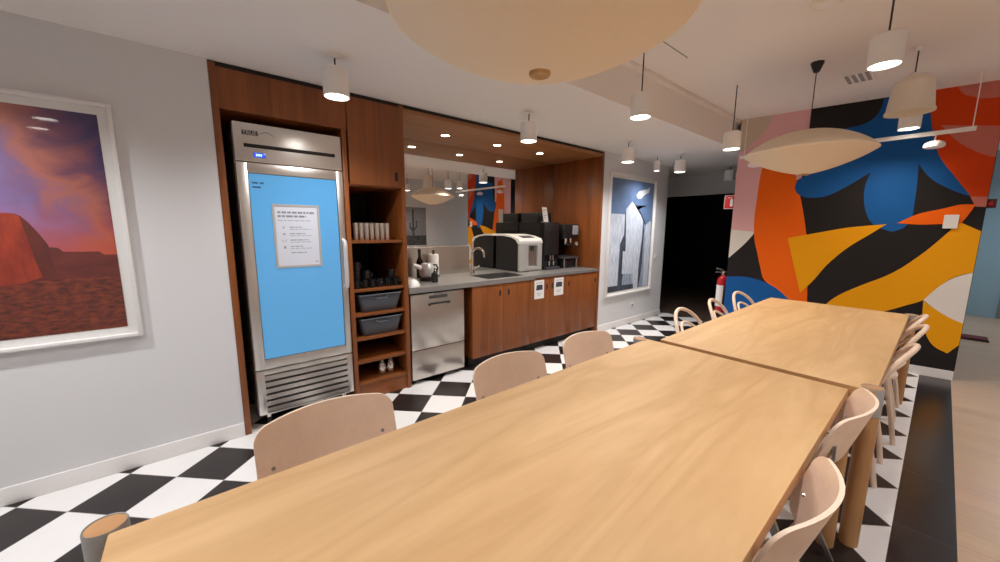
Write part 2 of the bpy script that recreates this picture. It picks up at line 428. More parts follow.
for x in (.72, 1.35): box(bm, x - .02, x + .02, 9.87, 9.90, 0, ZH)
struct('trim_2', bm, 'grey_metal')

# the painted wall: one mesh, the pattern is thin paint on its face
MURAL = [
 ('beige', [(-1.96, 2.72), (-1.62, 2.72), (-1.65, 2.59), (-1.69, 2.51), (-1.79, 2.41), (-1.85, 2.33), (-1.96, 2.29)]),
 ('pink', [(-1.63, 2.72), (-1.3, 2.72), (-1.29, 2.47), (-1.31, 1.97), (-1.35, 1.94), (-1.4, 1.84), (-1.68, 1.86), (-1.69, 1.375), (-2.05, 1.41), (-1.97, 2.28), (-1.91, 2.31), (-1.85, 2.33), (-1.79, 2.41), (-1.69, 2.51), (-1.65, 2.59)]),
 ('white', [(-2.0, 1.41), (-1.69, 1.375), (-1.705, 1.335), (-2.0, .97)]),
 ('blue', [(-2.0, .81), (-1.92, .82), (-1.74, .835), (-1.64, .82), (-1.54, .79), (-1.42, .73), (-1.3, .63), (-1.2, .5), (-1.12, .3), (-1.1, .0), (-2.0, .0)]),
 ('orange', [(-1.59, 2.4), (-1.68, 2.1), (-1.70, 1.75), (-1.705, 1.51), (-1.68, 1.28), (-1.64, 1.13), (-1.6, .98), (-1.54, .81), (-1.41, .72), (-1.3, .62), (-1.22, .52), (-1.12, .46), (-1.14, .74), (-1.2, 1.29), (-1.23, 1.46), (-1.29, 1.72), (-1.35, 1.94), (-1.43, 2.38)]),
 ('blue', [(-.75, 2.72), (-.76, 2.6), (-.79, 2.52), (-.86, 2.46), (-1.03, 2.43), (-1.2, 2.35), (-1.25, 2.02), (-1.34, 1.94), (-1.36, 1.87), (-1.32, 1.79), (-1.22, 1.75), (-1.09, 1.76), (-.95, 1.84), (-.77, 1.98), (-.795, 1.85), (-.79, 1.71), (-.76, 1.58), (-.71, 1.48), (-.63, 1.42), (-.55, 1.39), (-.48, 1.43), (-.44, 1.51), (-.435, 1.65), (-.44, 1.86), (-.45, 2.03), (-.41, 1.96), (-.35, 1.88), (-.24, 1.79), (-.14, 1.73), (-.09, 1.71), (-.12, 1.78), (-.21, 1.90), (-.33, 2.09), (-.39, 2.29), (-.43, 2.5), (-.44, 2.72)]),
 ('red', [(-.44, 2.72), (-.43, 2.5), (-.39, 2.29), (-.33, 2.09), (-.21, 1.89), (-.09, 1.70), (.05, 1.69), (.05, 2.72)]),
 ('rose', [(-.31, 2.72), (-.27, 2.64), (-.24, 2.6), (-.2, 2.58), (-.14, 2.55), (.05, 2.54), (.05, 2.72)]),
 ('rose', [(-.35, 2.36), (.05, 2.29), (.05, 2.03), (-.03, 2.05), (-.19, 2.16), (-.29, 2.27)]),
 ('rose', [(-.1, 1.71), (.05, 1.70), (.05, 1.61), (-.06, 1.62)]),
 ('yellow', [(-1.37, 1.31), (-1.13, 1.37), (-.88, 1.43), (-.6, 1.465), (-.7, 1.37), (-.86, 1.22), (-1.01, 1.02), (-1.1, .85), (-1.2, .70)]),
 ('orange', [(-.06, 1.64), (-.15, 1.64), (-.24, 1.61), (-.4, 1.56), (-.53, 1.475), (-.38, 1.46), (-.23, 1.465), (-.13, 1.46), (-.09, 1.55)]),
 ('yellow', [(-.15, 1.45), (-.12, 1.475), (.05, 1.37), (.05, 1.05), (-.1, .98), (-.18, .89), (-.27, .74), (-.38, .67), (-.5, .60), (-.8, .47), (-1.16, .33), (-1.08, .46), (-1.01, .53), (-.95, .63), (-.87, .72), (-.74, .82), (-.5, .99), (-.31, 1.21), (-.21, 1.36)]),
 ('white', [(.05, 1.05), (-.1, .975), (-.18, .89), (-.27, .74), (-.17, .65), (-.08, .59), (.05, .53)]),
 ('yellow', [(-.27, .735), (-.25, .52), (-.22, .42), (-.15, .3), (-.06, .25), (.05, .45), (.05, .53), (-.08, .59), (-.17, .65)]),
]
def clip(poly, ax, lim, keep_less):
    out = []
    ins = (lambda p: p[ax] <= lim) if keep_less else (lambda p: p[ax] >= lim)
    for i, p in enumerate(poly):
        q = poly[i - 1]
        if ins(p) != ins(q):
            t = (lim - q[ax]) / (p[ax] - q[ax]); out.append((q[0] + t * (p[0] - q[0]), q[1] + t * (p[1] - q[1])))
        if ins(p): out.append(p)
    return out
def smooth_poly(poly, n=4):
    N = len(poly); V = [Vector((p[0], p[1])) for p in poly]; tan = []
    for i in range(N):
        a, b, c = V[i - 1], V[i], V[(i + 1) % N]
        d1, d2 = (b - a), (c - b)
        if d1.length < 1e-6 or d2.length < 1e-6 or d1.angle(d2) > math.radians(48): tan.append(None)
        else: tan.append((d1.normalized() + d2.normalized()).normalized())
    out = []
    for i in range(N):
        p, q = V[i], V[(i + 1) % N]; L = (q - p).length
        t0 = (tan[i] if tan[i] is not None else (q - p).normalized()) * L
        t1 = (tan[(i + 1) % N] if tan[(i + 1) % N] is not None else (q - p).normalized()) * L
        for k in range(n):
            t = k / n
            h = p * (2*t**3 - 3*t**2 + 1) + t0 * (t**3 - 2*t**2 + t) + q * (-2*t**3 + 3*t**2) + t1 * (t**3 - t**2)
            out.append((h.x, h.y))
    return out
bm = bm_new()
prism(bm, [(SL, 0), (0, 0), (0, ZH), (SL, ZH)], lambda u, v, d: mur(u, v, d), -.16, 0., 0)
names = ['black']
for i, (c, poly) in enumerate(MURAL):
    if c not in names: names.append(c)
    p = smooth_poly(poly)
    for ax, lim, less in ((0, SL, False), (0, 0., True), (1, 0.0, False), (1, ZH, True)): p = clip(p, ax, lim, less)
    q = [p[j] for j in range(len(p)) if (Vector(p[j]) - Vector(p[j-1])).length > 1e-4]
    f = bm.faces.new([bm.verts.new(mur(u, v, .0004 * (i + 1))) for u, v in q]); f.material_index = names.index(c)
    f.normal_update()
o = obj('wall_mural', bm, ['mural_' + c for c in names]); o['kind'] = 'structure'
bm = bm_new(); prism(bm, [(SL, 0), (0, 0), (0, .085), (SL, .085)], lambda u, v, d: mur(u, v, d), .0, .014, 0)
struct('baseboard_mural', bm, 'trim')
bm = bm_new(); prism(bm, [(.0, 0), (.004, 0), (.004, ZH), (.0, ZH)], lambda u, v, d: mur(u, v, d), -.16, .001, 0)
struct('trim_3', bm, 'mural_black')

# ------------------------------------------------------------------ fitted wall unit (walnut)
unit = thing('wall_cabinet', 'tall walnut built-in surround framing fridge, shelves and mirrored kitchen niche', 'cabinet', (XW, 2.1, 0))
XF = XW + .006
bm = bm_new(); box(bm, MIR, XF, .152, .186, 0, ZL - .012, .001); obj('end_panel', bm, 'walnut', unit)
bm = bm_new(); box(bm, MIR, XF, 4.035, 4.072, 0, ZL - .012, .001); obj('end_panel', bm, 'walnut', unit)
bm = bm_new(); box(bm, MIR, XF, .882, .912, 0, 2.10, .001); obj('divider_panel', bm, 'walnut', unit)
bm = bm_new(); box(bm, MIR, XF, 1.325, 1.360, 0, ZL - .012, .001); obj('divider_panel', bm, 'walnut', unit)
bm = bm_new(); box(bm, MIR, XF - .004, .186, .92, 2.10, 2.335, .001); obj('header_panel', bm, 'walnut', unit)
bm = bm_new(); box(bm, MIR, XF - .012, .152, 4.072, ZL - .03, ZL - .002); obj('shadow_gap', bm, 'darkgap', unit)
bm = bm_new(); box(bm, MIR, XF, 1.360, 4.035, 2.305, 2.335, .001); obj('niche_ceiling', bm, 'walnut_lit', unit)
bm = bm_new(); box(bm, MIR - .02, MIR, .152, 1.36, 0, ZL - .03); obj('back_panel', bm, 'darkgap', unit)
bm = bm_new(); box(bm, MIR, XF - .001, .912, 1.325, 2.305, 2.335); obj('top_panel', bm, 'walnut', unit)
dr = obj('door', box(bm_new(), XF - .02, XF + .002, .925, 1.357, 1.715, 2.33, .0015), 'walnut', unit)
obj('handle', box(bm_new(), XF - .005, XF + .004, 1.272, 1.300, 1.765, 1.835, .004), 'darkgap', dr)
obj('cupboard_floor', box(bm_new(), MIR, XF - .02, .912, 1.325, 1.705, 1.722), 'walnut', unit)
for z in (1.297, .916, .718, .523, .331, .148):
    obj('shelf', box(bm_new(), MIR, XF - .008, .912, 1.325, z - .022, z, .001), 'walnut_edge', unit)
obj('plinth', box(bm_new(), MIR, XF - .015, .912, 1.325, .0, .126), 'walnut_edge', unit)
for y in (2.0, 2.66, 3.33):
    d = obj('downlight', lathe(bm_new(), [(.042, 2.3055), (.050, 2.3055), (.050, 2.3005), (.042, 2.3005), (.040, 2.304)], (-3.30, y, 0), 24), 'chrome', unit)
    obj('downlight_lens', lathe(bm_new(), [(0, 2.303), (.040, 2.303)], (-3.30, y, 0), 24), 'down_on', d)

# mirror on the niche's back
bm = bm_new(); TH = .020
prism(bm, [(MIR + TH * (4.033 - 1.364), 1.364), (MIR + TH * (4.033 - 1.364) + .006, 1.364), (MIR + .006, 4.033), (MIR, 4.033)], lambda u, v, d: (u, v, d), .885, 2.303)
tag(recenter(obj('mirror', bm, 'mirror')), 'large wall mirror filling the back of the kitchen niche above the worktop', 'mirror')

# base units, dishwasher, worktop
def cabinet(y0, y1, doors, label):
    t = thing('base_cabinet', label, 'cabinet', ((XW + MIR) / 2, (y0 + y1) / 2, 0), 0, 'walnut base cabinets')
    b = bm_new(); xa, xb = MIR + .02, XW - .024
    box(b, xa, xb, y0, y0 + .016, .10, .845); box(b, xa, xb, y1 - .016, y1, .10, .845); box(b, xa, xb, y0 + .016, y1 - .016, .10, .116); box(b, xa, xa + .01, y0 + .016, y1 - .016, .116, .845)
    obj('carcass', b, 'walnut', t)
    obj('plinth', box(bm_new(), MIR + .05, XW - .07, y0, y1, 0, .099), 'darkgap', t)
    for a, b, hy in doors:
        d = obj('door', box(bm_new(), XW - .022, XW, a + .0015, b - .0015, .100, .843, .0015), 'walnut', t)
        obj('handle', lathe_oval(hy), 'darkgap', d)
    return t
def lathe_oval(hy):
    bm = bm_new()
    prism(bm, [(hy + .013 * math.cos(2*PI*k/16), .735 + .034 * math.sin(2*PI*k/16)) for k in range(16)], yz(XW), -.001, .0015)
    return bm
cabinet(2.022, 2.81, [(2.022, 2.42, 2.375), (2.42, 2.81, 2.492)], 'walnut double-door base cabinet under the sink, right of the dishwasher')
cabinet(2.812, 3.42, [(2.812, 3.115, 3.075), (3.115, 3.42, 3.165)], 'walnut base cabinet with two white notices taped on its doors')
cabinet(3.422, 4.033, [(3.422, 3.73, 3.464), (3.73, 4.033, 3.99)], 'walnut base cabinet at the right end under the black coffee machines')
bm = bm_new(); box(bm, MIR, XW - .16, 1.94, 2.02, 0, .845); o = obj('filler_panel', bm, 'walnut'); tag(recenter(o), 'narrow recessed dark walnut filler between dishwasher and sink cabinet', 'panel')

SX0, SX1, SY0, SY1 = -3.29, -2.955, 2.28, 2.785
bm = bm_new()
for a in ((MIR + .006, SX0, 1.364, 4.033), (SX1, XW + .012, 1.364, 4.033), (SX0, SX1, 1.364, SY0), (SX0, SX1, SY1, 4.033)):
    box(bm, a[0], a[1], a[2], a[3], .848, .880)
box(bm, XW + .0025, XW + .012, 1.364, 2.86, .835, .848)
tag(recenter(obj('worktop', bm, 'worktop')), 'grey steel worktop running along the kitchen niche', 'worktop')
t = thing('sink', 'stainless steel sink basin sunk into the worktop below the tap', 'sink', (-3.12, 2.53, .70))
bm = bm_new()
box(bm, SX0 + .001, SX0 + .006, SY0 + .001, SY1 - .001, .70, .8805); box(bm, SX1 - .006, SX1 - .001, SY0 + .001, SY1 - .001, .70, .8805)
box(bm, SX0 + .006, SX1 - .006, SY0 + .001, SY0 + .006, .70, .8805); box(bm, SX0 + .006, SX1 - .006, SY1 - .006, SY1 - .001, .70, .8805)
box(bm, SX0 + .006, SX1 - .006, SY0 + .006, SY1 - .006, .70, .706); obj('basin', bm, 'basin', t)
bm = bm_new(); lathe(bm, [(0, .7075), (.03, .7075), (.034, .7065)], (-3.12, 2.53, 0), 20); obj('drain', bm, 'chrome', t)
bm = bm_new()
w = .012
box(bm, SX0 - w, SX0, SY0 - w, SY1 + w, .880, .883); box(bm, SX1, SX1 + w, SY0 - w, SY1 + w, .880, .883)
box(bm, SX0, SX1, SY0 - w, SY0, .880, .883); box(bm, SX0, SX1, SY1, SY1 + w, .880, .883); obj('rim', bm, 'chrome', t)

t = thing('tap', 'chrome gooseneck tap standing behind the sink', 'tap', (-3.42, 2.40, .88))
bm = bm_new(); pts = [(-3.42, 2.40, .90)] + [(-3.42, 2.40, .95 + .03 * i) for i in range(6)]
pts += [(-3.42 + .07 - .07 * math.cos(a), 2.40 + .03 * (1 - math.cos(a)), 1.105 + .07 * math.sin(a)) for a in [PI * k / 12 for k in range(1, 12)]]
pts += [(-3.278, 2.462, 1.075)]
tube(bm, pts, .0125, 12); obj('spout', bm, 'chrome', t)
bm = bm_new(); lathe(bm, [(0, .8805), (.026, .8805), (.026, .90), (.017, .915), (.017, .96), (0, .96)], (-3.42, 2.40, 0), 20); obj('base', bm, 'chrome', t)
bm = bm_new(); tube(bm, [(-3.42, 2.415, .94), (-3.41, 2.45, .955), (-3.405, 2.49, .97)], [.008, .007, .006], 8); obj('lever', bm, 'chrome', t)

bm = bm_new()
box(bm, -3.58, -3.574, 1.366, 2.46, .8805, 1.19, 0)
tube(bm, [(-3.577, 1.366, 1.19), (-3.577, 2.46, 1.19)], .006, 8)
box(bm, -3.63, -3.574, 2.455, 2.461, .8805, 1.19, 0)
tag(recenter(obj('splashback', bm, 'steel')), 'upright stainless splash guard left of the tap', 'splashback')

t = thing('dishwasher', 'stainless under-counter dishwasher with a dark bar handle', 'dishwasher', (-3.25, 1.655, 0))
obj('body', box(bm_new(), MIR + .05, XW - .03, 1.37, 1.935, .03, .834), 'darkgap', t)
d = obj('door', box(bm_new(), XW - .028, XW, 1.378, 1.928, .318, .818, .003), 'steel', t)
obj('lower_panel', box(bm_new(), XW - .028, XW - .003, 1.378, 1.928, .045, .312, .003), 'steel', t)
obj('control_strip', box(bm_new(), XW - .002, XW + .0015, 1.555, 1.745, .770, .800, .002), 'darkgrey', d)
bm = bm_new(); tube(bm, [(XW, 1.555, .715), (XW + .03, 1.555, .728), (XW + .03, 1.56, .73), (XW + .03, 1.745, .73), (XW + .03, 1.75, .728), (XW, 1.75, .715)], .009, 8); obj('handle', bm, 'black', d)
obj('vent', box(bm_new(), XW - .002, XW + .001, 1.60, 1.70, .805, .810), 'black', d)
for x in (-3.6, -2.95):
    for y in (1.42, 1.88): obj('foot', lathe(bm_new(), [(0, 0), (.018, 0), (.018, .03), (0, .03)], (x, y, 0), 12), 'black', t)

# ------------------------------------------------------------------ fridge
fr = thing('fridge', 'tall stainless display fridge with a lit blue glass door', 'fridge', (-3.25, .565, 0))
FX = -2.895
obj('body', box(bm_new(), -3.62, FX - .05, .238, .878, .095, 2.04, .004), 'steel_v', fr)
hd = obj('top_panel', box(bm_new(), FX - .05, FX, .240, .876, 1.806, 2.042, .004), 'steel_v', fr)
obj('slot', box(bm_new(), FX - .003, FX + .001, .290, .832, 1.893, 1.918, .003), 'darkgap', hd)
ds = obj('display', box(bm_new(), FX - .003, FX + .002, .338, .405, 1.836, 1.866, .002), 'display', hd)
bm = bm_new()
for k in range(3): box(bm, FX + .002, FX + .0026, .352 + .012 * k, .360 + .012 * k, 1.844, 1.858)
obj('digits', bm, 'display_lit', ds)
# maker's badge as it looks on the panel
lg = obj('badge', box(bm_new(), FX - .002, FX + .001, .286, .372, 1.968, 1.998, .002), 'print_dark', hd)
def text_mesh(s, size, mat, fn, parent, name, bold=0.):
    cu = bpy.data.curves.new('txt', 'FONT'); cu.body = s; cu.size = size; cu.align_x = 'LEFT'; cu.extrude = .0004; cu.offset = bold
    to = bpy.data.objects.new('txt', cu); COL.objects.link(to)
    dg = bpy.context.evaluated_depsgraph_get(); me = bpy.data.meshes.new_from_object(to.evaluated_get(dg))
    bpy.data.objects.remove(to); bpy.data.curves.remove(cu)
    b = bm_new(); b.from_mesh(me); bpy.data.meshes.remove(me)
    for v in b.verts: v.co = Vector(fn(v.co.x, v.co.y, v.co.z))
    return obj(name, b, mat, parent)
text_mesh('TRUE', .034, 'silver', lambda x, y, z: (FX + .0014 + z, .290 + x * .9, 1.971 + y), lg, 'lettering', .0006)
bm = bm_new(); tube(bm, [(FX + .001, .372 + .09 * k / 10, 1.975 + .022 * math.sin(PI * k / 10)) for k in range(11)], [.003 + .004 * math.sin(PI * k / 10) for k in range(11)], 8, flat=.3); obj('swoosh', bm, 'print_grey', lg)
dr = bm_new()
box(dr, FX - .05, FX, .240, .298, .424, 1.801, .004); box(dr, FX - .05, FX, .832, .876, .424, 1.801, .004)
box(dr, FX - .05, FX - .001, .296, .834, 1.738, 1.801, .003); box(dr, FX - .05, FX - .001, .296, .834, .424, .492, .003)
dr = obj('door', dr, 'steel_v', fr)
obj('glass', box(bm_new(), FX - .04, FX - .008, .297, .833, .491, 1.739), 'film', dr)
obj('gasket', (lambda b: (box(b, FX - .02, FX - .004, .296, .301, .49, 1.74), box(b, FX - .02, FX - .004, .829, .834, .49, 1.74), box(b, FX - .02, FX - .004, .296, .834, 1.735, 1.741), box(b, FX - .02, FX - .004, .296, .834, .489, .495), b)[-1])(bm_new()), 'darkgrey', dr)
bm = bm_new()
tube(bm, [(FX, .857, .945), (FX + .028, .857, .955), (FX + .036, .857, .99)] + [(FX + .038, .857, 1.0 + .025 * k) for k in range(0, 11)] + [(FX + .036, .857, 1.265), (FX + .028, .857, 1.29), (FX, .857, 1.30)], .016, 12)
obj('handle', bm, 'handle_steel', dr)
bm = bm_new()
for ln, (z, segs) in enumerate(((1.672, (.034, .022)), (1.645, (.046,)))):
    y = .318
    for s in segs: box(bm, FX - .0085, FX - .0075, y, y + s, z, z + .011); y += s + .008
obj('film_lettering', bm, 'film_text', dr)
lv = obj('grille', (lambda b: (box(b, FX - .05, FX, .240, .290, .10, .418, .004), box(b, FX - .05, FX, .832, .876, .10, .418, .004), box(b, FX - .05, FX - .001, .288, .834, .385, .418, .003), box(b, FX - .05, FX - .001, .288, .834, .098, .108, .002), b)[-1])(bm_new()), 'steel_v', fr)
obj('grille_void', box(bm_new(), FX - .05, FX - .04, .288, .834, .10, .39), 'darkgap', lv)
bm = bm_new()
for k in range(6):
    z = .112 + .046 * k
    prism(bm, [(FX - .002, z), (FX - .002, z + .031), (FX - .024, z + .040), (FX - .024, z + .034)], lambda u, v, d: (u, d, v), .289, .833)
obj('louvre', bm, 'steel', lv)
for x in (-3.55, -2.96):
    for y in (.30, .815):
        c = obj('caster', lathe(bm_new(), [(0, .06), (.022, .06), (.022, .095), (0, .095)], (x, y, 0), 14), 'chrome', fr)
        bm = bm_new(); tube(bm, [(x, y - .012, .028), (x, y + .012, .028)], .028, 16); obj('wheel', bm, 'black', c)

t = thing('notice', 'framed white notice with icons fixed on the blue fridge door', 'notice', (FX, .535, 1.11))
NY0, NY1, NZ0, NZ1 = .414, .702, 1.118, 1.548
bm = bm_new(); w = .014
box(bm, FX - .008, FX - .001, NY0, NY0 + w, NZ0, NZ1); box(bm, FX - .008, FX - .001, NY1 - w, NY1, NZ0, NZ1); box(bm, FX - .008, FX - .001, NY0 + w, NY1 - w, NZ0, NZ0 + w); box(bm, FX - .008, FX - .001, NY0 + w, NY1 - w, NZ1 - w, NZ1)
obj('frame', bm, 'silver', t)
obj('sheet', box(bm_new(), FX - .0078, FX - .004, NY0 + w, NY1 - w, NZ0 + w, NZ1 - w), 'glow_tinted_paper', t)
rnd = random.Random(3)
def greek(bm, y, y1, z, h, x):
    while y < y1 - .004:
        L = min(rnd.uniform(.012, .04), y1 - y); box(bm, x, x + .0006, y, y + L, z, z + h); y += L + .006
def line(y, y1, z, h, x, parent, mat='print_grey', name='text_line'):
    b = bm_new(); greek(b, y, y1, z, h, x); return obj(name, b, mat, parent)
line(NY0 + .03, NY1 - .035, 1.488, .013, FX - .004, t, 'print_mid', 'heading'); line(NY0 + .03, NY1 - .085, 1.462, .013, FX - .004, t, 'print_mid', 'heading')
line(NY0 + .03, NY1 - .06, 1.437, .005, FX - .004, t)
for k in range(5):
    z = 1.392 - .044 * k
    line(NY0 + .095, NY0 + .17 + .02 * (k % 3), z, .007, FX - .004, t)
    if k < 4: line(NY0 + .095, NY1 - .06, z - .013, .004, FX - .004, t)
line(NY1 - .045, NY1 - .025, 1.15, .006, FX - .004, t)
for k in range(4):
    z = 1.392 - .044 * k; bm = bm_new(); cy = NY0 + .06
    if k == 0: prism(bm, [(cy - .008, z - .008), (cy + .002, z - .006), (cy + .009, z + .012), (cy, z + .008)], yz(FX - .004), 0, .0006)
    elif k == 1: prism(bm, [(cy + .009 * math.cos(a), z + .007 * math.sin(a)) for a in [2*PI*i/12 for i in range(12)]], yz(FX - .004), 0, .0006)
    elif k == 2: tube(bm, [(FX - .004, cy - .014, z + .008), (FX - .004, cy - .006, z - .006), (FX - .004, cy + .006, z - .006), (FX - .004, cy + .014, z + .008)], .0018, 6)
    else: prism(bm, [(cy - .008, z - .01), (cy + .008, z - .01), (cy + .006, z + .004), (cy, z + .011), (cy - .006, z + .004)], yz(FX - .004), 0, .0006)
    obj('icon', bm, 'print_grey', t)

# ------------------------------------------------------------------ shelf contents
def cup(label):
    t = thing('tumbler', label, 'cup', (0, 0, 0), 0, 'steel tumblers on the top shelf')
    bm = bm_new(); lathe(bm, [(0, .001), (.016, .001), (.0175, .004), (.0205, .134), (.019, .134), (.016, .008), (0, .008)], (0, 0, 0), 20); obj('cup_body', bm, 'steel_v', t, world=False)
    bm = bm_new(); tube(bm, [(.02 * math.cos(2*PI*k/20), .02 * math.sin(2*PI*k/20), .134) for k in range(20)], .0012, 6, closed=True); obj('lip', bm, 'chrome', t, world=False)
    return t
ys = (.968, 1.010, 1.052, 1.094, 1.136, 1.178, 1.220)
ORD = ('leftmost', 'second', 'third', 'fourth', 'fifth', 'sixth', 'rightmost')
c0 = cup('')
for i, y in enumerate(ys):
    lab = '%s of the seven slim steel tumblers standing in a row on the shelf' % (ORD[i] if i in (0, 6) else ORD[i] + ' from left')
    if i == 0: c0.location = (-2.95, y, 1.297); c0['label'] = lab
    else: dup(c0, (-2.95, y, 1.297), 0, lab)

def mug(label):
    t = thing('mug', label, 'mug', (0, 0, 0), 0, 'black mugs stacked on the open shelf')
    bm = bm_new(); lathe(bm, [(0, .0), (.024, .0), (.029, .006), (.030, .070), (.0275, .070), (.026, .01), (0, .008)], (0, 0, 0), 20); obj('mug_body', bm, 'black_gloss', t, world=False)
    bm = bm_new(); tube(bm, [(.029 + .018 * math.sin(PI * k / 8), 0, .018 + .038 * k / 8) for k in range(9)], .0042, 8); obj('handle', bm, 'black_gloss', t, world=False)
    return t
mugs = [(.955, 0), (1.016, 0), (1.077, 0), (1.140, 0), (1.207, 0), (1.274, 0), (.958, 1), (1.036, 1), (1.24, 1), (.962, 2)]
ML = ['black mug at the left end of the bottom row', 'black mug second from left in the bottom row', 'black mug third from left in the bottom row', 'black mug fourth from left in the bottom row',
      'black mug fifth from left in the bottom row', 'black mug at the right end of the bottom row', 'black mug stacked on the leftmost mug of the row', 'black mug in the upper row, second from left', 'lone black mug stacked on the two rightmost mugs', 'topmost black mug of the tall stack at shelf left']
m0 = mug('')
for i, ((y, lv_), lab) in enumerate(zip(mugs, ML)):
    loc = (-2.945, y, .916 + .0705 * lv_); rz = (.6, -.4, .9, 0., .4, 1.2, -.3, .8, .2, .5)[i]
    if i == 0: m0.location = loc; m0.rotation_euler = (0, 0, rz); m0['label'] = lab + ' on the open shelf'
    else: dup(m0, loc, rz, lab + (' on the open shelf' if 'shelf' not in lab else ''))

def tub(zb, label):
    t = thing('storage_tub', label, 'tub', (-3.05, 1.128, zb), 0, 'grey tubs on the shelves')
    bm = bm_new()
    def ring(hx, hy, z): return [bm.verts.new((u, v, z)) for u, v in rrect(hx * 2, hy * 2, .03, 5)]
    R = [ring(.125, .145, .001), ring(.128, .148, .006), ring(.15, .175, .125), ring(.15, .175, .145), ring(.145, .170, .145), ring(.124, .143, .008)]
    for A, B in zip(R, R[1:]):
        n = len(A)
        for k in range(n): bm.faces.new((A[k], A[(k+1) % n], B[(k+1) % n], B[k]))
    bm.faces.new(R[0]); bm.faces.new(R[-1]); obj('tub_body', bm, 'bin', t, world=False)
    bm = bm_new(); P = rrect(.312, .362, .034, 5); tube(bm, [(u, v, .142) for u, v in P], .0065, 6, closed=True); obj('rim', bm, 'bin', t, world=False)
    bm = bm_new(); tube(bm, [(.152, -.05, .125), (.168, -.045, .112), (.168, .045, .112), (.152, .05, .125)], .006, 8); obj('handle', bm, 'bin', t, world=False)
    return t
tub(.718, 'slate grey plastic tub on the upper of two tub shelves')
tub(.523, 'slate grey plastic tub on the lower of two tub shelves')
for i, (y, lab) in enumerate(((1.145, 'left one of two rounded steel shakers on the lowest shelf'), (1.223, 'right one of two rounded steel shakers on the lowest shelf'))):
    t = thing('shaker', lab, 'jar', (-3.0, y, .148), 0, 'steel shakers on the lowest shelf')
    bm = bm_new(); lathe(bm, [(0, 0), (.026, 0), (.034, .01), (.0375, .045), (.033, .085), (.024, .10), (0, .10)], (0, 0, 0), 24); obj('shaker_body', bm, 'chrome', t, world=False)
    bm = bm_new(); lathe(bm, [(.022, .10), (.021, .112), (.014, .122), (0, .124)], (0, 0, 0), 20); obj('lid', bm, 'satin', t, world=False)

# ------------------------------------------------------------------ things on the worktop
WT = .881
t = thing('bowl', 'white bowl turned upside down at the left end of the worktop', 'bowl', (-2.98, 1.43, WT))
bm = bm_new(); lathe(bm, [(.080, 0), (.084, .003), (.078, .025), (.060, .052), (.035, .068), (0, .072)], (0, 0, 0), 32); obj('bowl_body', bm, 'white_ceramic', t, world=False)
bm = bm_new(); lathe(bm, [(.030, .068), (.030, .076), (.026, .076), (.025, .070)], (0, 0, 0), 24); obj('foot_ring', bm, 'white_ceramic', t, world=False)
t = thing('kettle', 'round white kettle with side spout on a dark base', 'kettle', (-3.25, 1.735, WT))
bm = bm_new(); lathe(bm, [(0, .03), (.05, .03), (.07, .05), (.078, .09), (.072, .135), (.05, .168), (.022, .178), (0, .178)], (0, 0, 0), 28); obj('kettle_body', bm, 'silver', t, world=False)
bm = bm_new(); tube(bm, [(0, -.055, .12), (0, -.10, .145), (0, -.15, .165)], [.026, .020, .013], 12); obj('spout', bm, 'white_plastic', t, world=False)
bm = bm_new(); lathe(bm, [(0, 0), (.074, 0), (.074, .022), (.06, .0295), (0, .0295)], (0, 0, 0), 24); obj('base', bm, 'black', t, world=False)
bm = bm_new(); lathe(bm, [(0, .178), (.014, .178), (.016, .19), (.010, .20), (0, .202)], (0, 0, 0), 16); obj('lid_knob', bm, 'black', t, world=False)
bm = bm_new(); tube(bm, [(0, .06, .15), (0, .105, .15), (0, .12, .12), (0, .108, .07), (0, .07, .06)], .009, 10); obj('handle', bm, 'black', t, world=False)
t = thing('bottle', 'tall dark bottle standing behind the white kettle', 'bottle', (-3.45, 1.76, WT))
bm = bm_new(); lathe(bm, [(0, 0), (.032, 0), (.034, .01), (.034, .17), (.014, .22), (.014, .27), (0, .27)], (0, 0, 0), 20); obj('glass', bm, 'black_gloss', t, world=False)
bm = bm_new(); lathe(bm, [(.016, .265), (.016, .30), (0, .30)], (0, 0, 0), 16); obj('cap', bm, 'black', t, world=False)
t = thing('paper_roll', 'white kitchen paper roll upright against the steel splash guard', 'paper roll', (-3.50, 1.95, WT))
bm = bm_new(); lathe(bm, [(.016, .014), (.052, .014), (.054, .02), (.054, .232), (.052, .236), (.016, .236)], (0, 0, 0), 32); obj('roll', bm, 'paper', t, world=False)
bm = bm_new(); lathe(bm, [(0, 0), (.065, 0), (.065, .010), (.012, .013), (.012, .262), (.016, .275), (0, .285)], (0, 0, 0), 20); obj('holder', bm, 'black', t, world=False)
t = thing('soap_bottle', 'small black pump bottle near the front of the worktop', 'bottle', (-3.10, 1.735, WT))
bm = bm_new(); lathe(bm, [(0, 0), (.03, 0), (.032, .006), (.032, .085), (.012, .098), (0, .098)], (0, 0, 0), 20); obj('bottle_body', bm, 'black', t, world=False)
bm = bm_new(); lathe(bm, [(.011, .098), (.011, .108), (.005, .11), (.005, .13), (0, .13)], (0, 0, 0), 12); tube(bm, [(0, 0, .13), (.03, 0, .128), (.042, 0, .118)], .005, 8); obj('pump', bm, 'black', t, world=False)

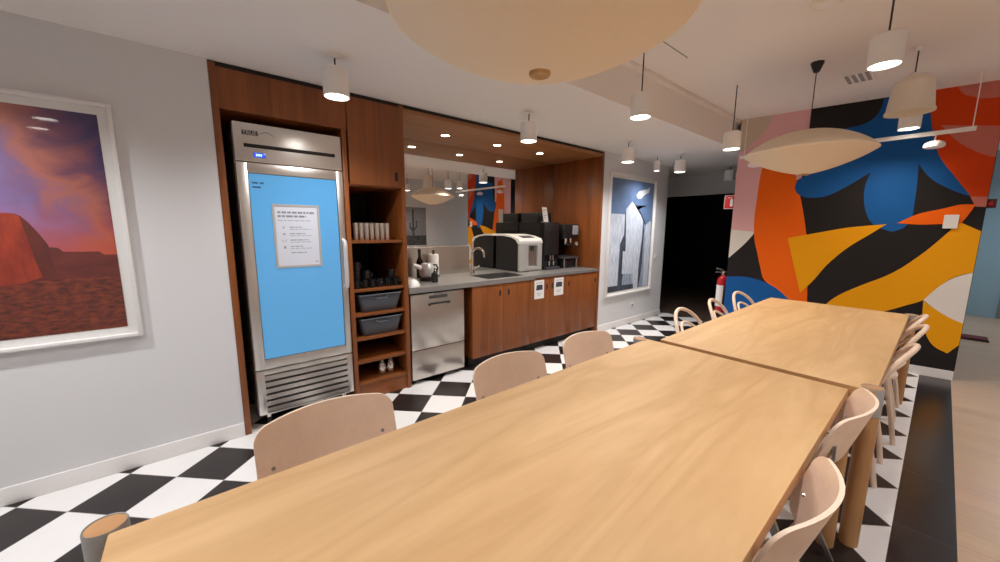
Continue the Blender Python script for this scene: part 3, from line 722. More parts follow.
# white and black bean machine
t = thing('coffee_machine', 'coffee machine with white hood, silver front and black side', 'coffee machine', (-3.44, 3.115, WT))
Y0, Y1, X0, X1 = 2.925, 3.305, -3.645, -3.235
bm = bm_new(); prism(bm, [(X0, WT), (X1, WT), (X1, 1.213), (X1 - .04, 1.262), (X1 - .12, 1.288), (X1 - .26, 1.304), (X0, 1.304)], lambda u, v, d: (u, d, v), Y0, Y1); obj('body', bm, 'black', t)
bm = bm_new()
box(bm, X1 + .001, X1 + .035, Y0, 3.075, WT + .005, 1.215, .008); box(bm, X1 + .001, X1 + .035, 3.225, Y1, WT + .005, 1.215, .008); box(bm, X1 + .001, X1 + .034, 3.07, 3.23, WT + .005, WT + .06, .004); box(bm, X1 + .001, X1 + .034, 3.07, 3.23, 1.19, 1.215, .003)
obj('front_panel', bm, 'silver', t)
obj('bay', box(bm_new(), X1 + .0005, X1 + .006, 3.07, 3.23, .94, 1.19), 'satin', t)
bm = bm_new(); tube(bm, [(X1 + .02, 3.135, 1.19), (X1 + .02, 3.135, 1.13)], .009, 10); tube(bm, [(X1 + .02, 3.165, 1.19), (X1 + .02, 3.165, 1.13)], .009, 10); obj('nozzle', bm, 'darkgrey', t)
bm = bm_new()
prism(bm, [(X0, 1.3045), (X1 - .26, 1.3045), (X1 - .12, 1.2885), (X1 - .04, 1.2625), (X1 + .0015, 1.2155), (X1 + .036, 1.2155), (X1 + .036, 1.245), (X1 + .01, 1.275), (X1 - .10, 1.305), (X1 - .26, 1.325), (X0 + .02, 1.325)], lambda u, v, d: (u, d, v), Y0 - .002, Y1 + .002)
obj('hood', bm, 'white_plastic', t)
bm = bm_new()
prism(bm, [(X1 - .012, 1.2825), (X1 - .10, 1.3065), (X1 - .10, 1.309), (X1 - .012, 1.285)], lambda u, v, d: (u, d, v), 3.02, 3.22)
obj('display', bm, 'print_dark', t)
obj('drip_tray', box(bm_new(), X1 + .036, X1 + .05, 3.06, 3.24, WT, WT + .02, .003), 'satin', t)

t = thing('coffee_machine', 'tall black coffee machine with hopper, card stand on top', 'coffee machine', (-3.44, 3.49, WT))
Y0, Y1, X0, X1 = 3.335, 3.625, -3.67, -3.215
obj('body', box(bm_new(), X0, X1, Y0, Y1, WT, 1.475, .010), 'black_gloss', t)
obj('hopper', box(bm_new(), X0 + .02, X1 - .13, Y0 + .02, Y1 - .005, 1.475, 1.60, .012), 'black', t)
obj('front_door', box(bm_new(), X1, X1 + .012, Y0 + .012, Y1 - .012, 1.07, 1.46, .004), 'black', t)
obj('drip_tray', box(bm_new(), X1, X1 + .05, Y0 + .02, Y1 - .02, WT, WT + .035, .004), 'darkgrey', t)
bm = bm_new()
for y in (3.45, 3.50): tube(bm, [(X1 + .02, y, 1.06), (X1 + .02, y, 1.0)], .009, 10)
obj('nozzle', bm, 'satin', t)
bm = bm_new(); tube(bm, [(X1 + .012, 3.44, .93), (X1 + .012, 3.44, .985)], .008, 8); tube(bm, [(X1 + .012, 3.52, .93), (X1 + .012, 3.52, .985)], .008, 8); obj('cup_rest', bm, 'silver', t)

t = thing('card_stand', 'white printed card leaning on top of the tall black coffee machine', 'sign', (-3.245, 3.41, 1.476))
bm = bm_new(); q = .02
fn = lambda u, v, d: (-3.245 - .12 * v + d, 3.41 + u - .10 * v, 1.477 + v)
prism(bm, [(-.042, 0), (.042, 0), (.042, .185), (-.042, .185)], fn, 0, .003); obj('card', bm, 'paper', t)
bm = bm_new(); 
for k, (w, h) in enumerate(((.05, .012), (.04, .008), (.055, .008), (.03, .008))): prism(bm, [(-.03, .14 - .03*k), (-.03 + w, .14 - .03*k), (-.03 + w, .14 - .03*k + h), (-.03, .14 - .03*k + h)], fn, .0032, .004)
obj('print', bm, 'print_grey', t)
bm = bm_new(); prism(bm, [(-.045, 0), (.045, 0), (.045, .006), (-.045, .006)], lambda u, v, d: (-3.245 + d, 3.41 + u, 1.476 + v), -.045, .02); obj('foot', bm, 'silver', t)

t = thing('espresso_machine', 'black espresso machine with overhanging head at the right end of the worktop', 'coffee machine', (-3.42, 3.82, WT))
Y0, Y1 = 3.665, 3.985
obj('base', box(bm_new(), -3.62, -3.195, Y0 + .01, Y1 - .01, WT, .985, .006), 'black', t)
obj('drip_tray', box(bm_new(), -3.62, -3.16, Y0, Y1, 1.005, 1.03, .004), 'darkgrey', t)
obj('column', box(bm_new(), -3.62, -3.42, Y0 + .005, Y1 - .005, .985, 1.44, .008), 'black_gloss', t)
hd = obj('head', box(bm_new(), -3.62, -3.18, Y0, Y1, 1.27, 1.458, .012), 'black', t)
obj('screen', box(bm_new(), -3.182, -3.177, 3.85, 3.97, 1.32, 1.44, .003), 'print_grey', hd)
bm = bm_new(); tube(bm, [(-3.22, 3.76, 1.27), (-3.22, 3.76, 1.19)], [.024, .02], 12); obj('group_head', bm, 'chrome', hd)
bm = bm_new(); tube(bm, [(-3.22, 3.86, 1.27), (-3.22, 3.86, 1.21)], [.02, .018], 12); obj('hot_water_spout', bm, 'chrome', hd)
bm = bm_new(); tube(bm, [(-3.22, 3.76, 1.20), (-3.16, 3.75, 1.185), (-3.08, 3.74, 1.175)], [.013, .012, .014], 10); obj('filter_handle', bm, 'black', hd)
bm = bm_new(); tube(bm, [(-3.18, 3.93, 1.20), (-3.165, 3.93, 1.20)], .024, 16); obj('dial', bm, 'silver', hd)
for y in (3.70, 3.95):
    obj('foot', lathe(bm_new(), [(.012, 1.005), (.012, WT), (0, WT)], (-3.178, y, 0), 12), 'satin', t)

# notices on the base cabinets
for i, (y0, y1, z0, z1, lab) in enumerate(((2.871, 3.026, .606, .820, 'white notice with dark picture taped on cabinet door, the one nearer the sink'), (3.196, 3.360, .612, .822, 'white notice with dark picture taped on cabinet door, the one farther from the sink'))):
    t = thing('door_notice', lab, 'notice', (XW, (y0 + y1) / 2, z0), 0, 'notices taped to the base cabinet')
    obj('sheet', box(bm_new(), XW + .0005, XW + .0018, y0, y1, z0, z1), 'paper', t)
    a, b = y0 + .025, y1 - .025
    bm = bm_new(); prism(bm, [(a, z0 + .10), (b, z0 + .10), (b, z0 + .155), (b - .03, z0 + .16), (a + .01, z0 + .16)], yz(XW + .0018), 0, .0006); obj('picture', bm, 'print_dark', t)
    line(a, b, z0 + .178, .007, XW + .0018, t); line(a + .01, b - .02, z0 + .06, .006, XW + .0018, t); line(a + .02, b - .03, z0 + .04, .006, XW + .0018, t)

# ------------------------------------------------------------------ pictures on the left wall
def framed(name, label, cat, y0, y1, z0, z1, rail, depth, matw, prints, x=XW, sgn=1):
    t = thing(name, label, cat, (x, (y0 + y1) / 2, z0))
    f = (lambda d: x + sgn * d)
    def bx(b, d0, d1, a, c, e, g, bev=0):
        xa, xb = sorted((f(d0), f(d1))); box(b, xa, xb, a, c, e, g, bev)
    b = bm_new(); w = rail
    bx(b, .001, depth, y0, y0 + w, z0, z1, .002); bx(b, .001, depth, y1 - w, y1, z0, z1, .002); bx(b, .001, depth, y0 + w, y1 - w, z0, z0 + w, .002); bx(b, .001, depth, y0 + w, y1 - w, z1 - w, z1, .002)
    obj('frame', b, 'trim', t)
    b = bm_new(); bx(b, .0008, .008, y0 + w, y1 - w, z0 + w, z1 - w); obj('mount', b, 'paper', t)
    mats = []; b = bm_new(); k = 0
    for m, poly in prints:
        if m not in mats: mats.append(m)
        p = poly
        for ax, lim, less in ((0, y0 + w + matw, False), (0, y1 - w - matw, True), (1, z0 + w + matw, False), (1, z1 - w - matw, True)): p = clip(p, ax, lim, less)
        if len(p) < 3: continue
        k += 1; fc = b.faces.new([b.verts.new((f(.0086 + .0003 * k), u, v)) for u, v in p]); fc.material_index = mats.index(m)
    obj('print', b, mats, t)
    return t
Q = lambda a, b, c, d: [(a, c), (b, c), (b, d), (a, d)]
framed('framed_picture', 'large white framed photograph of red desert butte at sunset on left wall', 'picture', -1.93, -.268, .785, 2.018, .018, .035, .040, [
    ('pr_sky', Q(-2.2, 0, 1.1, 2.2)),
    ('pr_mesa', [(-.66, 1.28), (-.57, 1.29), (-.53, 1.285), (-.515, 1.265), (-.45, 1.262), (-.39, 1.262), (-.375, 1.245), (0, 1.24), (0, 1.08), (-2.2, 1.04), (-2.2, 1.25), (-1.3, 1.26), (-1.1, 1.30)]),
    ('pr_butte_dark', [(-.70, 1.45), (-.65, 1.452), (-.63, 1.44), (-.61, 1.41), (-.585, 1.36), (-.56, 1.30), (-.55, 1.14), (-.7, 1.12)]),
    ('pr_butte', [(-1.25, 1.14), (-1.2, 1.3), (-1.1, 1.37), (-1.02, 1.44), (-.9, 1.46), (-.70, 1.452), (-.665, 1.455), (-.635, 1.44), (-.625, 1.36), (-.61, 1.23), (-.595, 1.14), (-.7, 1.10), (-1.25, 1.08)]),
    ('pr_ground', [(-2.2, .8), (0, .8), (0, 1.135), (-.45, 1.125), (-.6, 1.125), (-.73, 1.105), (-2.2, 1.06)])])
framed('framed_poster', 'tall white framed poster of pale towers under blue sky, beside the dark doorway', 'poster', 4.20, 5.405, .465, 2.135, .03, .032, .035, [
    ('po_sky', Q(4, 5.6, .4, 2.3)),
    ('po_mid', Q(4.2, 5.4, .5, 1.30)),
    ('po_pale', [(4.25, .57), (4.27, 1.60), (4.60, 1.60), (4.60, 1.32), (4.51, 1.19), (4.49, .55)]),
    ('po_dark', [(4.60, 1.60), (4.63, 1.62), (4.66, 1.1), (4.60, .55), (4.50, .55), (4.51, 1.19), (4.60, 1.32)]),
    ('po_pale', [(4.62, 1.67), (4.76, 1.78), (4.93, 1.69), (5.08, 1.56), (5.08, 1.28), (5.03, .86), (5.03, .53), (4.90, .53), (4.83, 1.08), (4.66, 1.09)]),
    ('po_dark', [(5.08, 1.40), (5.12, 1.42), (5.12, .9), (5.06, .53), (5.03, .53), (5.03, .86), (5.08, 1.28)]),
    ('po_mid', [(5.12, 1.5), (5.16, 1.50), (5.18, .54), (5.08, .54), (5.12, .9)]),
    ('po_pale', [(5.16, 1.46), (5.27, 1.52), (5.31, 1.5), (5.31, .54), (5.17, .54)]),
    ('po_dark', [(4.83, 1.735), (5.13, 1.74), (5.13, 1.72), (4.86, 1.715), (4.95, 1.69), (5.17, 1.47), (5.155, 1.45), (4.93, 1.675)]),
    ('po_sun', [(4.86, 1.87), (4.92, 1.93), (5.0, 1.95), (5.12, 1.97), (5.22, 2.01), (5.2, 1.93), (5.08, 1.89), (4.98, 1.83), (4.9, 1.83)]),
    ('po_pale', [(4.59, 1.09), (4.83, 1.08), (4.86, .75), (4.59, .77)]),
    ('po_dark', [(4.26, .615), (4.9, .60), (4.91, .53), (4.26, .53)])])
# monochrome picture on the wall across, seen in the mirror
framed('framed_picture', 'black and white photograph of a tall cactus, seen in the kitchen mirror', 'picture', 4.40, 5.22, .90, 1.95, .012, .03, .0, [
    ('bw_sky', Q(4.3, 5.3, .8, 2.1)), ('bw_dark', Q(4.3, 5.3, .8, 1.18)),
    ('bw_dark', [(4.78, 1.1), (4.84, 1.1), (4.835, 1.86), (4.81, 1.90), (4.785, 1.86)]),
    ('bw_dark', [(4.70, 1.52), (4.735, 1.52), (4.735, 1.42), (4.79, 1.37), (4.79, 1.30), (4.70, 1.38)]),
    ('bw_dark', [(4.89, 1.58), (4.925, 1.58), (4.925, 1.40), (4.83, 1.30), (4.83, 1.37), (4.89, 1.43)])], x=1.9, sgn=-1)
# small wall fittings
def plate(name, label, cat, y, z, w, h):
    t = thing(name, label, cat, (XW, y, z - h/2))
    obj('plate', box(bm_new(), XW, XW + .008, y - w/2, y + w/2, z - h/2, z + h/2, .003), 'trim', t)
    return t
t = plate('light_switch', 'small white light switch on the wall right of the tower poster', 'switch', 5.52, .97, .08, .08)
obj('rocker', box(bm_new(), XW + .008, XW + .012, 5.495, 5.545, .945, .995, .002), 'white_plastic', t)
t = plate('wall_socket', 'white wall socket low on the wall under the tower poster', 'socket', 4.93, .275, .08, .08)
bm = bm_new(); prism(bm, [(4.93 + .02 * math.cos(2*PI*k/16), .275 + .02 * math.sin(2*PI*k/16)) for k in range(16)], yz(XW + .008), 0, .001); obj('recess', bm, 'print_grey', t)
t = thing('thermostat', 'square white control plate on the mural beside the orange leaf', 'thermostat', mur(-.19, 1.43))
bm = bm_new(); prism(bm, rrect(.09, .125, .008), lambda u, v, d: mur(-.19 + u, 1.487 + v, d), .008, .022); obj('cover', bm, 'white_plastic', t)
bm = bm_new(); prism(bm, rrect(.082, .115, .006), lambda u, v, d: mur(-.19 + u, 1.487 + v, d), .001, .008); obj('back_plate', bm, 'grey_metal', t)

# ------------------------------------------------------------------ tables
def table(label, x0, x1, y0, y1, legs):
    t = thing('dining_table', label, 'table', ((x0 + x1) / 2, (y0 + y1) / 2, 0), 0, 'long oak dining tables')
    bm = bm_new(); box(bm, x0, x1, y0, y1, .695, .740, .004)
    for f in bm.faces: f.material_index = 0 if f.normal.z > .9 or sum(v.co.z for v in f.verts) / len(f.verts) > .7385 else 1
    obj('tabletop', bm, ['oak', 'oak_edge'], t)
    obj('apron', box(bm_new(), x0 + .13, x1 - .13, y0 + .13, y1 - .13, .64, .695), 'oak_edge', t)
    for x, y, under in legs:
        zt = .694 if under else .741
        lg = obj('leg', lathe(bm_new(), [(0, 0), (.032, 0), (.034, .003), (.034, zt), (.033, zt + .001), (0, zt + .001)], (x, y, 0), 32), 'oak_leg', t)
        obj('collar', lathe(bm_new(), [(.0345, zt - .12), (.0375, zt - .118), (.0375, zt), (.036, zt + (.0005 if under else .0035)), (.034, zt + (.0002 if under else .002)), (.0345, zt - .12)], (x, y, 0), 32), 'grey_band', lg)
    return t
table('nearer of the two long pale oak tables, filling the foreground', -1.09, -.184, -.20, 2.055, [(-1.122, -.207, 0), (-.222, -.15, 1), (-1.118, 2.02, 0), (-.190, 2.062, 1)])
table('farther of the two long pale oak tables, beside the mural wall', -1.035, -.106, 2.108, 4.315, [(-.98, 2.160, 1), (-.120, 2.148, 0), (-.98, 4.275, 1), (-.095, 4.302, 0)])

# ------------------------------------------------------------------ plywood chairs (facing +x, seat centre at origin)
def ply_chair(label):
    t = thing('plywood_chair', label, 'chair', (0, 0, 0), 0, 'plywood chairs along the near table')
    def bfn(u, v, d):     # u across, v up, concave towards +x
        z = .700 + v; lean = -.20 - .30 * (z - .60) - .005
        c = .064 * (u / .215) ** 2
        return (lean - .035 + c - d, u, z)
    out = []
    for u, v in rrect(.43, .192, .036, 6, .038, .022):
        arch = .011 * (1 - (u / .215) ** 2) if v > 0 else -.006 * (1 - (u / .215) ** 2)
        out.append((u, v + arch - .008))
    bm = bm_new(); shell(bm, out, bfn, .010, 0, 1, 7); b = obj('backrest', bm, ['ply', 'ply_edge'], t, world=False)
    bm = bm_new()
    for s in (-1, 1):
        p = Vector(bfn(s * .172, -.035, 0)); tube(bm, [p + Vector((.0025, -s * .001, 0)), p + Vector((-.012, 0, 0))], .006, 10)
    obj('bolt', bm, 'satin', b, world=False)
    def sfn(u, v, d):
        x = u; dip = -.012 * (1 - (v / .2) ** 2) + (.010 * ((x + .02) / .2) ** 2 if x < -.02 else -.030 * max(0, (x - .10) / .1) ** 2)
        return (x, v, .458 + dip - d)
    bm = bm_new(); shell(bm, rrect(.40, .40, .07, 6, None, .03), sfn, .010, 0, 1, 6); obj('seat', bm, ['ply', 'ply_edge'], t, world=False)
    for s in (-1, 1):
        y = s * .175
        def bar(name, pts, ws):
            bm = bm_new(); rings = []
            for (x, yy, z), (wx, wy) in zip(pts, ws):
                rings.append([bm.verts.new((x + a * wx, yy + c * wy, z)) for a, c in ((-1, -1), (1, -1), (1, 1), (-1, 1))])
            for A, B in zip(rings, rings[1:]):
                for k in range(4): bm.faces.new((A[k], A[(k+1) % 4], B[(k+1) % 4], B[k]))
            bm.faces.new(rings[0]); bm.faces.new(rings[-1])
            return obj(name, bm, 'satin', t, world=False)
        bar('leg', [(.20, y + s * .02, 0), (.13, y + s * .008, .22), (.06, y, .44)], [(.008, .006), (.014, .008), (.022, .009)])
        bar('leg', [(-.24, y + s * .02, 0), (-.13, y + s * .008, .22), (-.02, y, .44)], [(.008, .006), (.014, .008), (.022, .009)])
        bp = Vector(bfn(s * .172, -.040, .010))
        bar('back_upright', [(-.10, y, .40), (-.19, y, .50), (bp.x - .006, bp.y, bp.z - .03), (bp.x - .006, bp.y, bp.z + .02)], [(.014, .007), (.012, .007), (.005, .009), (.004, .009)])
    bm = bm_new(); box(bm, -.10, .08, -.175, .175, .425, .434, .002); obj('seat_bracket', bm, 'satin', t, world=False)
    return t
pc = ply_chair('pale plywood chair on the fridge side, nearest the camera'); pc.location = (-1.022, .295, 0)
dup(pc, (-.998, 1.078, 0), 0, 'pale plywood chair facing the table, in front of the dishwasher')
dup(pc, (-.998, 1.66, 0), .0, 'pale plywood chair facing the table, in front of the coffee machine cabinets')
dup(pc, (-.387, 1.075, 0), PI, 'pale plywood chair at the bottom right, back cut by the frame')
dup(pc, (-.387, 1.765, 0), PI, 'pale plywood chair by the gap between the tables, chrome bracket showing')

# ------------------------------------------------------------------ bentwood chairs (facing +x)
def bent_chair(label):
    t = thing('bentwood_chair', label, 'chair', (0, 0, 0), 0, 'bentwood chairs along the far table')
    bm = bm_new(); lathe(bm, [(0, .452), (.17, .452), (.195, .448), (.205, .44), (.205, .425), (.19, .418), (.17, .425), (0, .43)], (0, 0, 0), 40); obj('seat', bm, 'bent', t, world=False)
    def bow(p, w):
        return (p[0] + .060 * (p[1] / w) ** 2 * min(1., max(0., p[2] / .44)), p[1], p[2])
    def hoop(w, top, x0, z0, xt, r, name, foot=None):
        pts = []
        if foot: pts += [(foot[0], -foot[1], 0), ((foot[0]*.6 + x0*.4), -(foot[1]*.6 + w*.4), z0 * .4), (x0, -w * .98, z0)]
        n = 22; zc = top - w * .95
        H = [(x0 + (xt - x0) * (zc - z0) / (top - z0), -w, zc)] if zc > z0 + .03 else []
        if H: pts.append((x0 + (xt - x0) * .4 * (zc - z0) / (top - z0), -w, z0 + (zc - z0) * .5)); pts += H
        for k in range(1, n):
            a = PI * k / n; z = zc + (top - zc) * math.sin(a)
            pts.append((x0 + (xt - x0) * (z - z0) / (top - z0), -w * math.cos(a), z))
        Pm = [(x, -y, z) for x, y, z in pts[:len(pts) - (n - 1)]][::-1]
        pts += Pm
        if not foot: pts = [(x0, -w, z0)] + pts + [(x0, w, z0)]
        pts = [bow(q, w) for q in pts]
        bm = bm_new(); tube(bm, pts, r, 12); return obj(name, bm, 'bent', t, world=False)
    hoop(.208, .788, -.200, .44, -.290, .0135, 'back_frame', foot=(-.225, .160))
    hoop(.138, .690, -.200, .44, -.252, .010, 'inner_hoop')
    for s in (-1, 1):
        bm = bm_new(); tube(bm, [(.135, s * .13, .425), (.16, s * .15, .22), (.19, s * .165, 0)], [.016, .014, .011], 12); obj('leg', bm, 'bent', t, world=False)
    bm = bm_new(); tube(bm, [(.155 * math.cos(2*PI*k/28), .148 * math.sin(2*PI*k/28), .20) for k in range(28)], .008, 8, closed=True); obj('stretcher', bm, 'bent', t, world=False)
    return t
bc = bent_chair('pale bentwood hoop-back chair on the kitchen side, nearest the table gap'); bc.location = (-.968, 2.84, 0)
dup(bc, (-.968, 3.46, 0), .10, 'pale bentwood hoop-back chair on the kitchen side, in front of the extinguisher')
dup(bc, (-.968, 4.03, 0), -.10, 'pale bentwood hoop-back chair on the kitchen side, against the blue of the mural')
dup(bc, (-.314, 2.91, 0), PI, 'pale bentwood hoop-back chair on the wood floor side, nearest the table gap')
dup(bc, (-.296, 3.56, 0), PI + .08, 'pale bentwood hoop-back chair on the wood floor side, middle of three')
dup(bc, (-.308, 4.025, 0), PI, 'pale bentwood hoop-back chair on the wood floor side, nearest the mural')

# ------------------------------------------------------------------ ceiling lamps
def spot_light(name, parent, loc, watts, size=152, color=(.99, .98, .985), blend=1.):
    d = bpy.data.lights.new(name, 'SPOT'); d.energy = watts; d.spot_size = math.radians(size); d.spot_blend = blend; d.color = color; d.shadow_soft_size = .05
    o = bpy.data.objects.new(name, d); COL.objects.link(o); o.location = loc; o.parent = parent
    return o
def cylinder_lamp(label, x, y, zb, zc, lit=True, r=.070, h=.150, watts=34., group='white cylinder pendants', color=(.99, .98, .985)):
    t = thing('pendant_light', label, 'ceiling light', (x, y, zb), 0, group)
    bm = bm_new(); lathe(bm, [(r - .006, .012), (r - .006, 0), (r, 0), (r, h - .006), (r - .004, h), (.012, h), (.008, h + .012), (0, h + .012)], (0, 0, 0), 32); obj('housing', bm, 'lamp_white', t, world=False)
    bm = bm_new(); lathe(bm, [(0, .010), (r - .006, .010)], (0, 0, 0), 32); obj('diffuser', bm, 'lens_on' if lit else 'lens_off', t, world=False)
    top = zc - zb
    bm = bm_new(); tube(bm, [(0, 0, h + .01), (0, 0, top - .008)], .0045, 8); obj('cord', bm, 'black', t, world=False)
    bm = bm_new(); lathe(bm, [(0, top - .016), (.012, top - .016), (.034, top - .005), (.036, top - .0005), (0, top - .0005)], (0, 0, 0), 20); obj('canopy', bm, 'lamp_white', t, world=False)
    if lit: spot_light('bulb', t, (0, 0, -.012), watts, color=color)
    return t
W = 26.
cylinder_lamp('white cylinder pendant over the floor in front of the fridge', -2.352, .705, 2.140, ZL, watts=W)
cylinder_lamp('white cylinder pendant in front of the niche downlights', -2.367, 2.25, 2.128, ZL, watts=W)
cylinder_lamp('white cylinder pendant at the right end of the walnut unit', -2.376, 3.79, 2.137, ZL, watts=W)
cylinder_lamp('white cylinder pendant farthest along the low ceiling that is lit', -2.33, 4.95, 2.14, ZL, watts=W)
cylinder_lamp('slim white cylinder pendant beside the wall, lighting the poster', -2.594, 4.85, 2.174, ZL, r=.042, h=.13, watts=14)
cylinder_lamp('unlit white cylinder pendant in the dark corridor, above the extinguisher sign', -2.22, 6.35, 2.14, ZL, lit=False)
cylinder_lamp('white cylinder pendant on a long cord beside the large lens lamp', -1.45, 2.44, 2.162, ZH, watts=W)
cylinder_lamp('white cylinder pendant on a long cord at the mural wall corner', -1.335, 3.80, 2.118, ZH, watts=W*.85, color=(1., .86, .68))
cylinder_lamp('white cylinder pendant near the ceiling vent, highest on the right', -.313, 2.90, 2.270, ZH, watts=W*.32, color=(1., .86, .68))
cylinder_lamp('white cylinder pendant hanging behind the bell shade', -.306, 4.80, 2.268, ZH, watts=W*.62, color=(1., .86, .68))
# out of view: low row carried on; raised and plank pendants added for light
for x, y, zb, zc, lab in ((-2.36, -.84, 2.14, ZL, 'white cylinder pendant by the desert photograph, out of the picture'), (-2.36, -2.3, 2.14, ZL, 'white cylinder pendant in the far left corner behind the camera'),
                          (-.31, .95, 2.27, ZH, 'added white cylinder pendant above the near table, out of the picture'), (-.31, -1.0, 2.27, ZH, 'added white cylinder pendant behind the camera over the tile border'),
                          (-1.44, -.75, 2.16, ZH, 'added white cylinder pendant behind the near end of the near table'), (1.0, 1.6, 2.27, ZH, 'added white cylinder pendant over the plank floor beside the tables'), (1.0, 4.2, 2.27, ZH, 'added white cylinder pendant over the plank floor by the mural end')):
    cylinder_lamp(lab, x, y, zb, zc, watts=W * (1.5 if x > .5 else 1.))

for y in (2.0, 2.66, 3.33):
    spot_light('niche_bulb', unit, Vector((-3.30, y, 2.296)) - unit.location, 17., 150, (1., .85, .66))

# bell pendant
t = thing('bell_pendant', 'cream bell shaped pendant shade near the ceiling vent', 'ceiling light', (-.268, 4.02, 2.238))
bm = bm_new(); lathe(bm, [(.124, .0), (.130, .0), (.131, .010), (.122, .03), (.113, .12), (.104, .20), (.07, .242), (.02, .25), (0, .25), (0, .246), (.068, .238), (.100, .197), (.109, .118), (.118, .03), (.124, .0)], (0, 0, 0), 40); obj('shade', bm, 'shade_pale', t, world=False)
bm = bm_new(); tube(bm, [(0, 0, .248), (0, 0, .43)], .004, 8); obj('cord', bm, 'black', t, world=False)
bm = bm_new(); lathe(bm, [(0, .415), (.014, .415), (.02, .436), (.02, .4415), (0, .4415)], (0, 0, 0), 16); obj('canopy', bm, 'lamp_white', t, world=False)
bm = bm_new(); lathe(bm, [(0, .246), (.018, .246), (.018, .27), (0, .272)], (0, 0, 0), 16); obj('cap', bm, 'lamp_white', t, world=False)

# big ribbed lens lamps
def lens_lamp(label, x, y, z, R=.438):
    HT, HB = .170, .165
    t = thing('lens_pendant', label, 'ceiling light', (x, y, z), 0, 'ribbed lens pendants above the tables')
    def prof(top):
        out = []; N = 96
        for k in range(N + 1):
            q = k / N; r = R * q
            zz = HT * (1 - q ** 2.0) ** .82 if top else -HB * (1 - q ** 1.45) ** .86
            a = .0019 * (1 if k % 2 else -1) if .06 < q < .985 else 0
            out.append((r, zz + a))
        return out
    bm = bm_new(); lathe(bm, prof(False), (0, 0, 0), 96); s = obj('lower_shade', bm, 'shade', t, world=False, angle=179)
    bm = bm_new(); lathe(bm, prof(True), (0, 0, 0), 96); obj('upper_shade', bm, 'shade', t, world=False, angle=179)
    bm = bm_new(); tube(bm, [(R * math.cos(2*PI*k/96), R * math.sin(2*PI*k/96), 0) for k in range(96)], .004, 6, closed=True); obj('rim', bm, 'shade', t, world=False)
    bm = bm_new(); lathe(bm, [(0, -HB - .006), (.030, -HB - .006), (.033, -HB - .002), (.033, -HB + .014), (0, -HB + .014)], (0, 0, 0), 28); obj('cap_disc', bm, 'disc_wood', t, world=False)
    top = ZH - z
    bm = bm_new(); tube(bm, [(0, 0, HT - .004), (0, 0, top - .04)], .0035, 8); obj('cord', bm, 'black', t, world=False)
    bm = bm_new(); lathe(bm, [(0, top - .075), (.016, top - .075), (.02, top - .07), (.042, top - .012), (.042, top - .0005), (0, top - .0005)], (0, 0, 0), 24); obj('canopy', bm, 'black', t, world=False)
    return t
lens_lamp('large ribbed cream lens lamp above the near table, cut by the frame top', -.862, .862, 2.035, .450)
lens_lamp('cream lens shaped lamp on a black canopy in front of the mural', -.785, 3.80, 2.008, .415)

# the long white bar with its small disc lamps
t = thing('lighting_bar', 'long thin white bar hung in front of the mural with small disc lamps', 'ceiling light', (-.8, 4.96, 2.235))
obj('bar', box(bm_new(), -1.64, .066, 4.945, 4.975, 2.215, 2.25, .004), 'lamp_white', t)
for x in (-1.60, .045):
    bm = bm_new(); tube(bm, [(x, 4.96, 2.25), (x, 4.96, ZH - .001)], .0035, 8); obj('hanger', bm, 'lamp_white', t)
for x in (-1.485, -.82, -.148):
    bm = bm_new(); tube(bm, [(x, 4.96, 2.215), (x, 4.96, 2.165)], .005, 8); s = obj('disc_lamp', bm, 'satin', t)
    bm = bm_new(); lathe(bm, [(0, 2.17), (.03, 2.168), (.058, 2.152), (.066, 2.135), (.064, 2.118), (.05, 2.108), (0, 2.106)], (x, 4.96, 0), 28); obj('disc_shade', bm, 'lamp_white', s)

# ceiling fittings
t = thing('ceiling_vent', 'small slotted air vent in the raised ceiling', 'vent', (-.62, 4.42, ZH - .012))
bm = bm_new(); box(bm, -.71, -.53, 4.27, 4.57, ZH - .006, ZH - .0005, .002); obj('frame', bm, 'lamp_white', t)
for k in range(4): obj('slot', box(bm_new(), -.70 + .042 * k, -.675 + .042 * k, 4.30, 4.54, ZH - .0075, ZH - .0055), 'print_grey', t)
t = thing('ceiling_speaker', 'flat round ceiling fitting at the top edge of the picture', 'ceiling fitting', (-.58, 2.86, ZH - .02))
bm = bm_new(); lathe(bm, [(0, ZH - .016), (.06, ZH - .016), (.075, ZH - .010), (.08, ZH - .0005), (0, ZH - .0005)], (-.58, 2.86, 0), 28); obj('cover', bm, 'shade_pale', t)
bm = bm_new(); lathe(bm, [(0, ZH - .0175), (.05, ZH - .0175), (.052, ZH - .0155)], (-.58, 2.86, 0), 28); obj('grille', bm, 'lamp_white', t)

# ------------------------------------------------------------------ extinguisher, signs, mat
ex, ey = -1.80, 5.27
t = thing('fire_extinguisher', 'red fire extinguisher with white label by the dark doorway', 'fire extinguisher', (ex, ey, .32))
bm = bm_new(); lathe(bm, [(0, .32), (.062, .32), (.07, .33), (.07, .74), (.062, .775), (.035, .80), (.022, .81), (0, .81)], (ex, ey, 0), 32); obj('cylinder', bm, 'red', t)
bm = bm_new(); n = 14
A = [bm.verts.new((ex + .0708 * math.cos(a), ey + .0708 * math.sin(a), .40)) for a in [-2.9 + 1.75 * k / n for k in range(n + 1)]]
B = [bm.verts.new((v.co.x, v.co.y, .68)) for v in A]
for k in range(n): bm.faces.new((A[k], A[k+1], B[k+1], B[k]))
obj('paper_label', bm, 'paper', t)
bm = bm_new(); lathe(bm, [(.022, .81), (.026, .82), (.026, .845), (.018, .86), (0, .86)], (ex, ey, 0), 20); v_ = obj('valve', bm, 'satin', t)
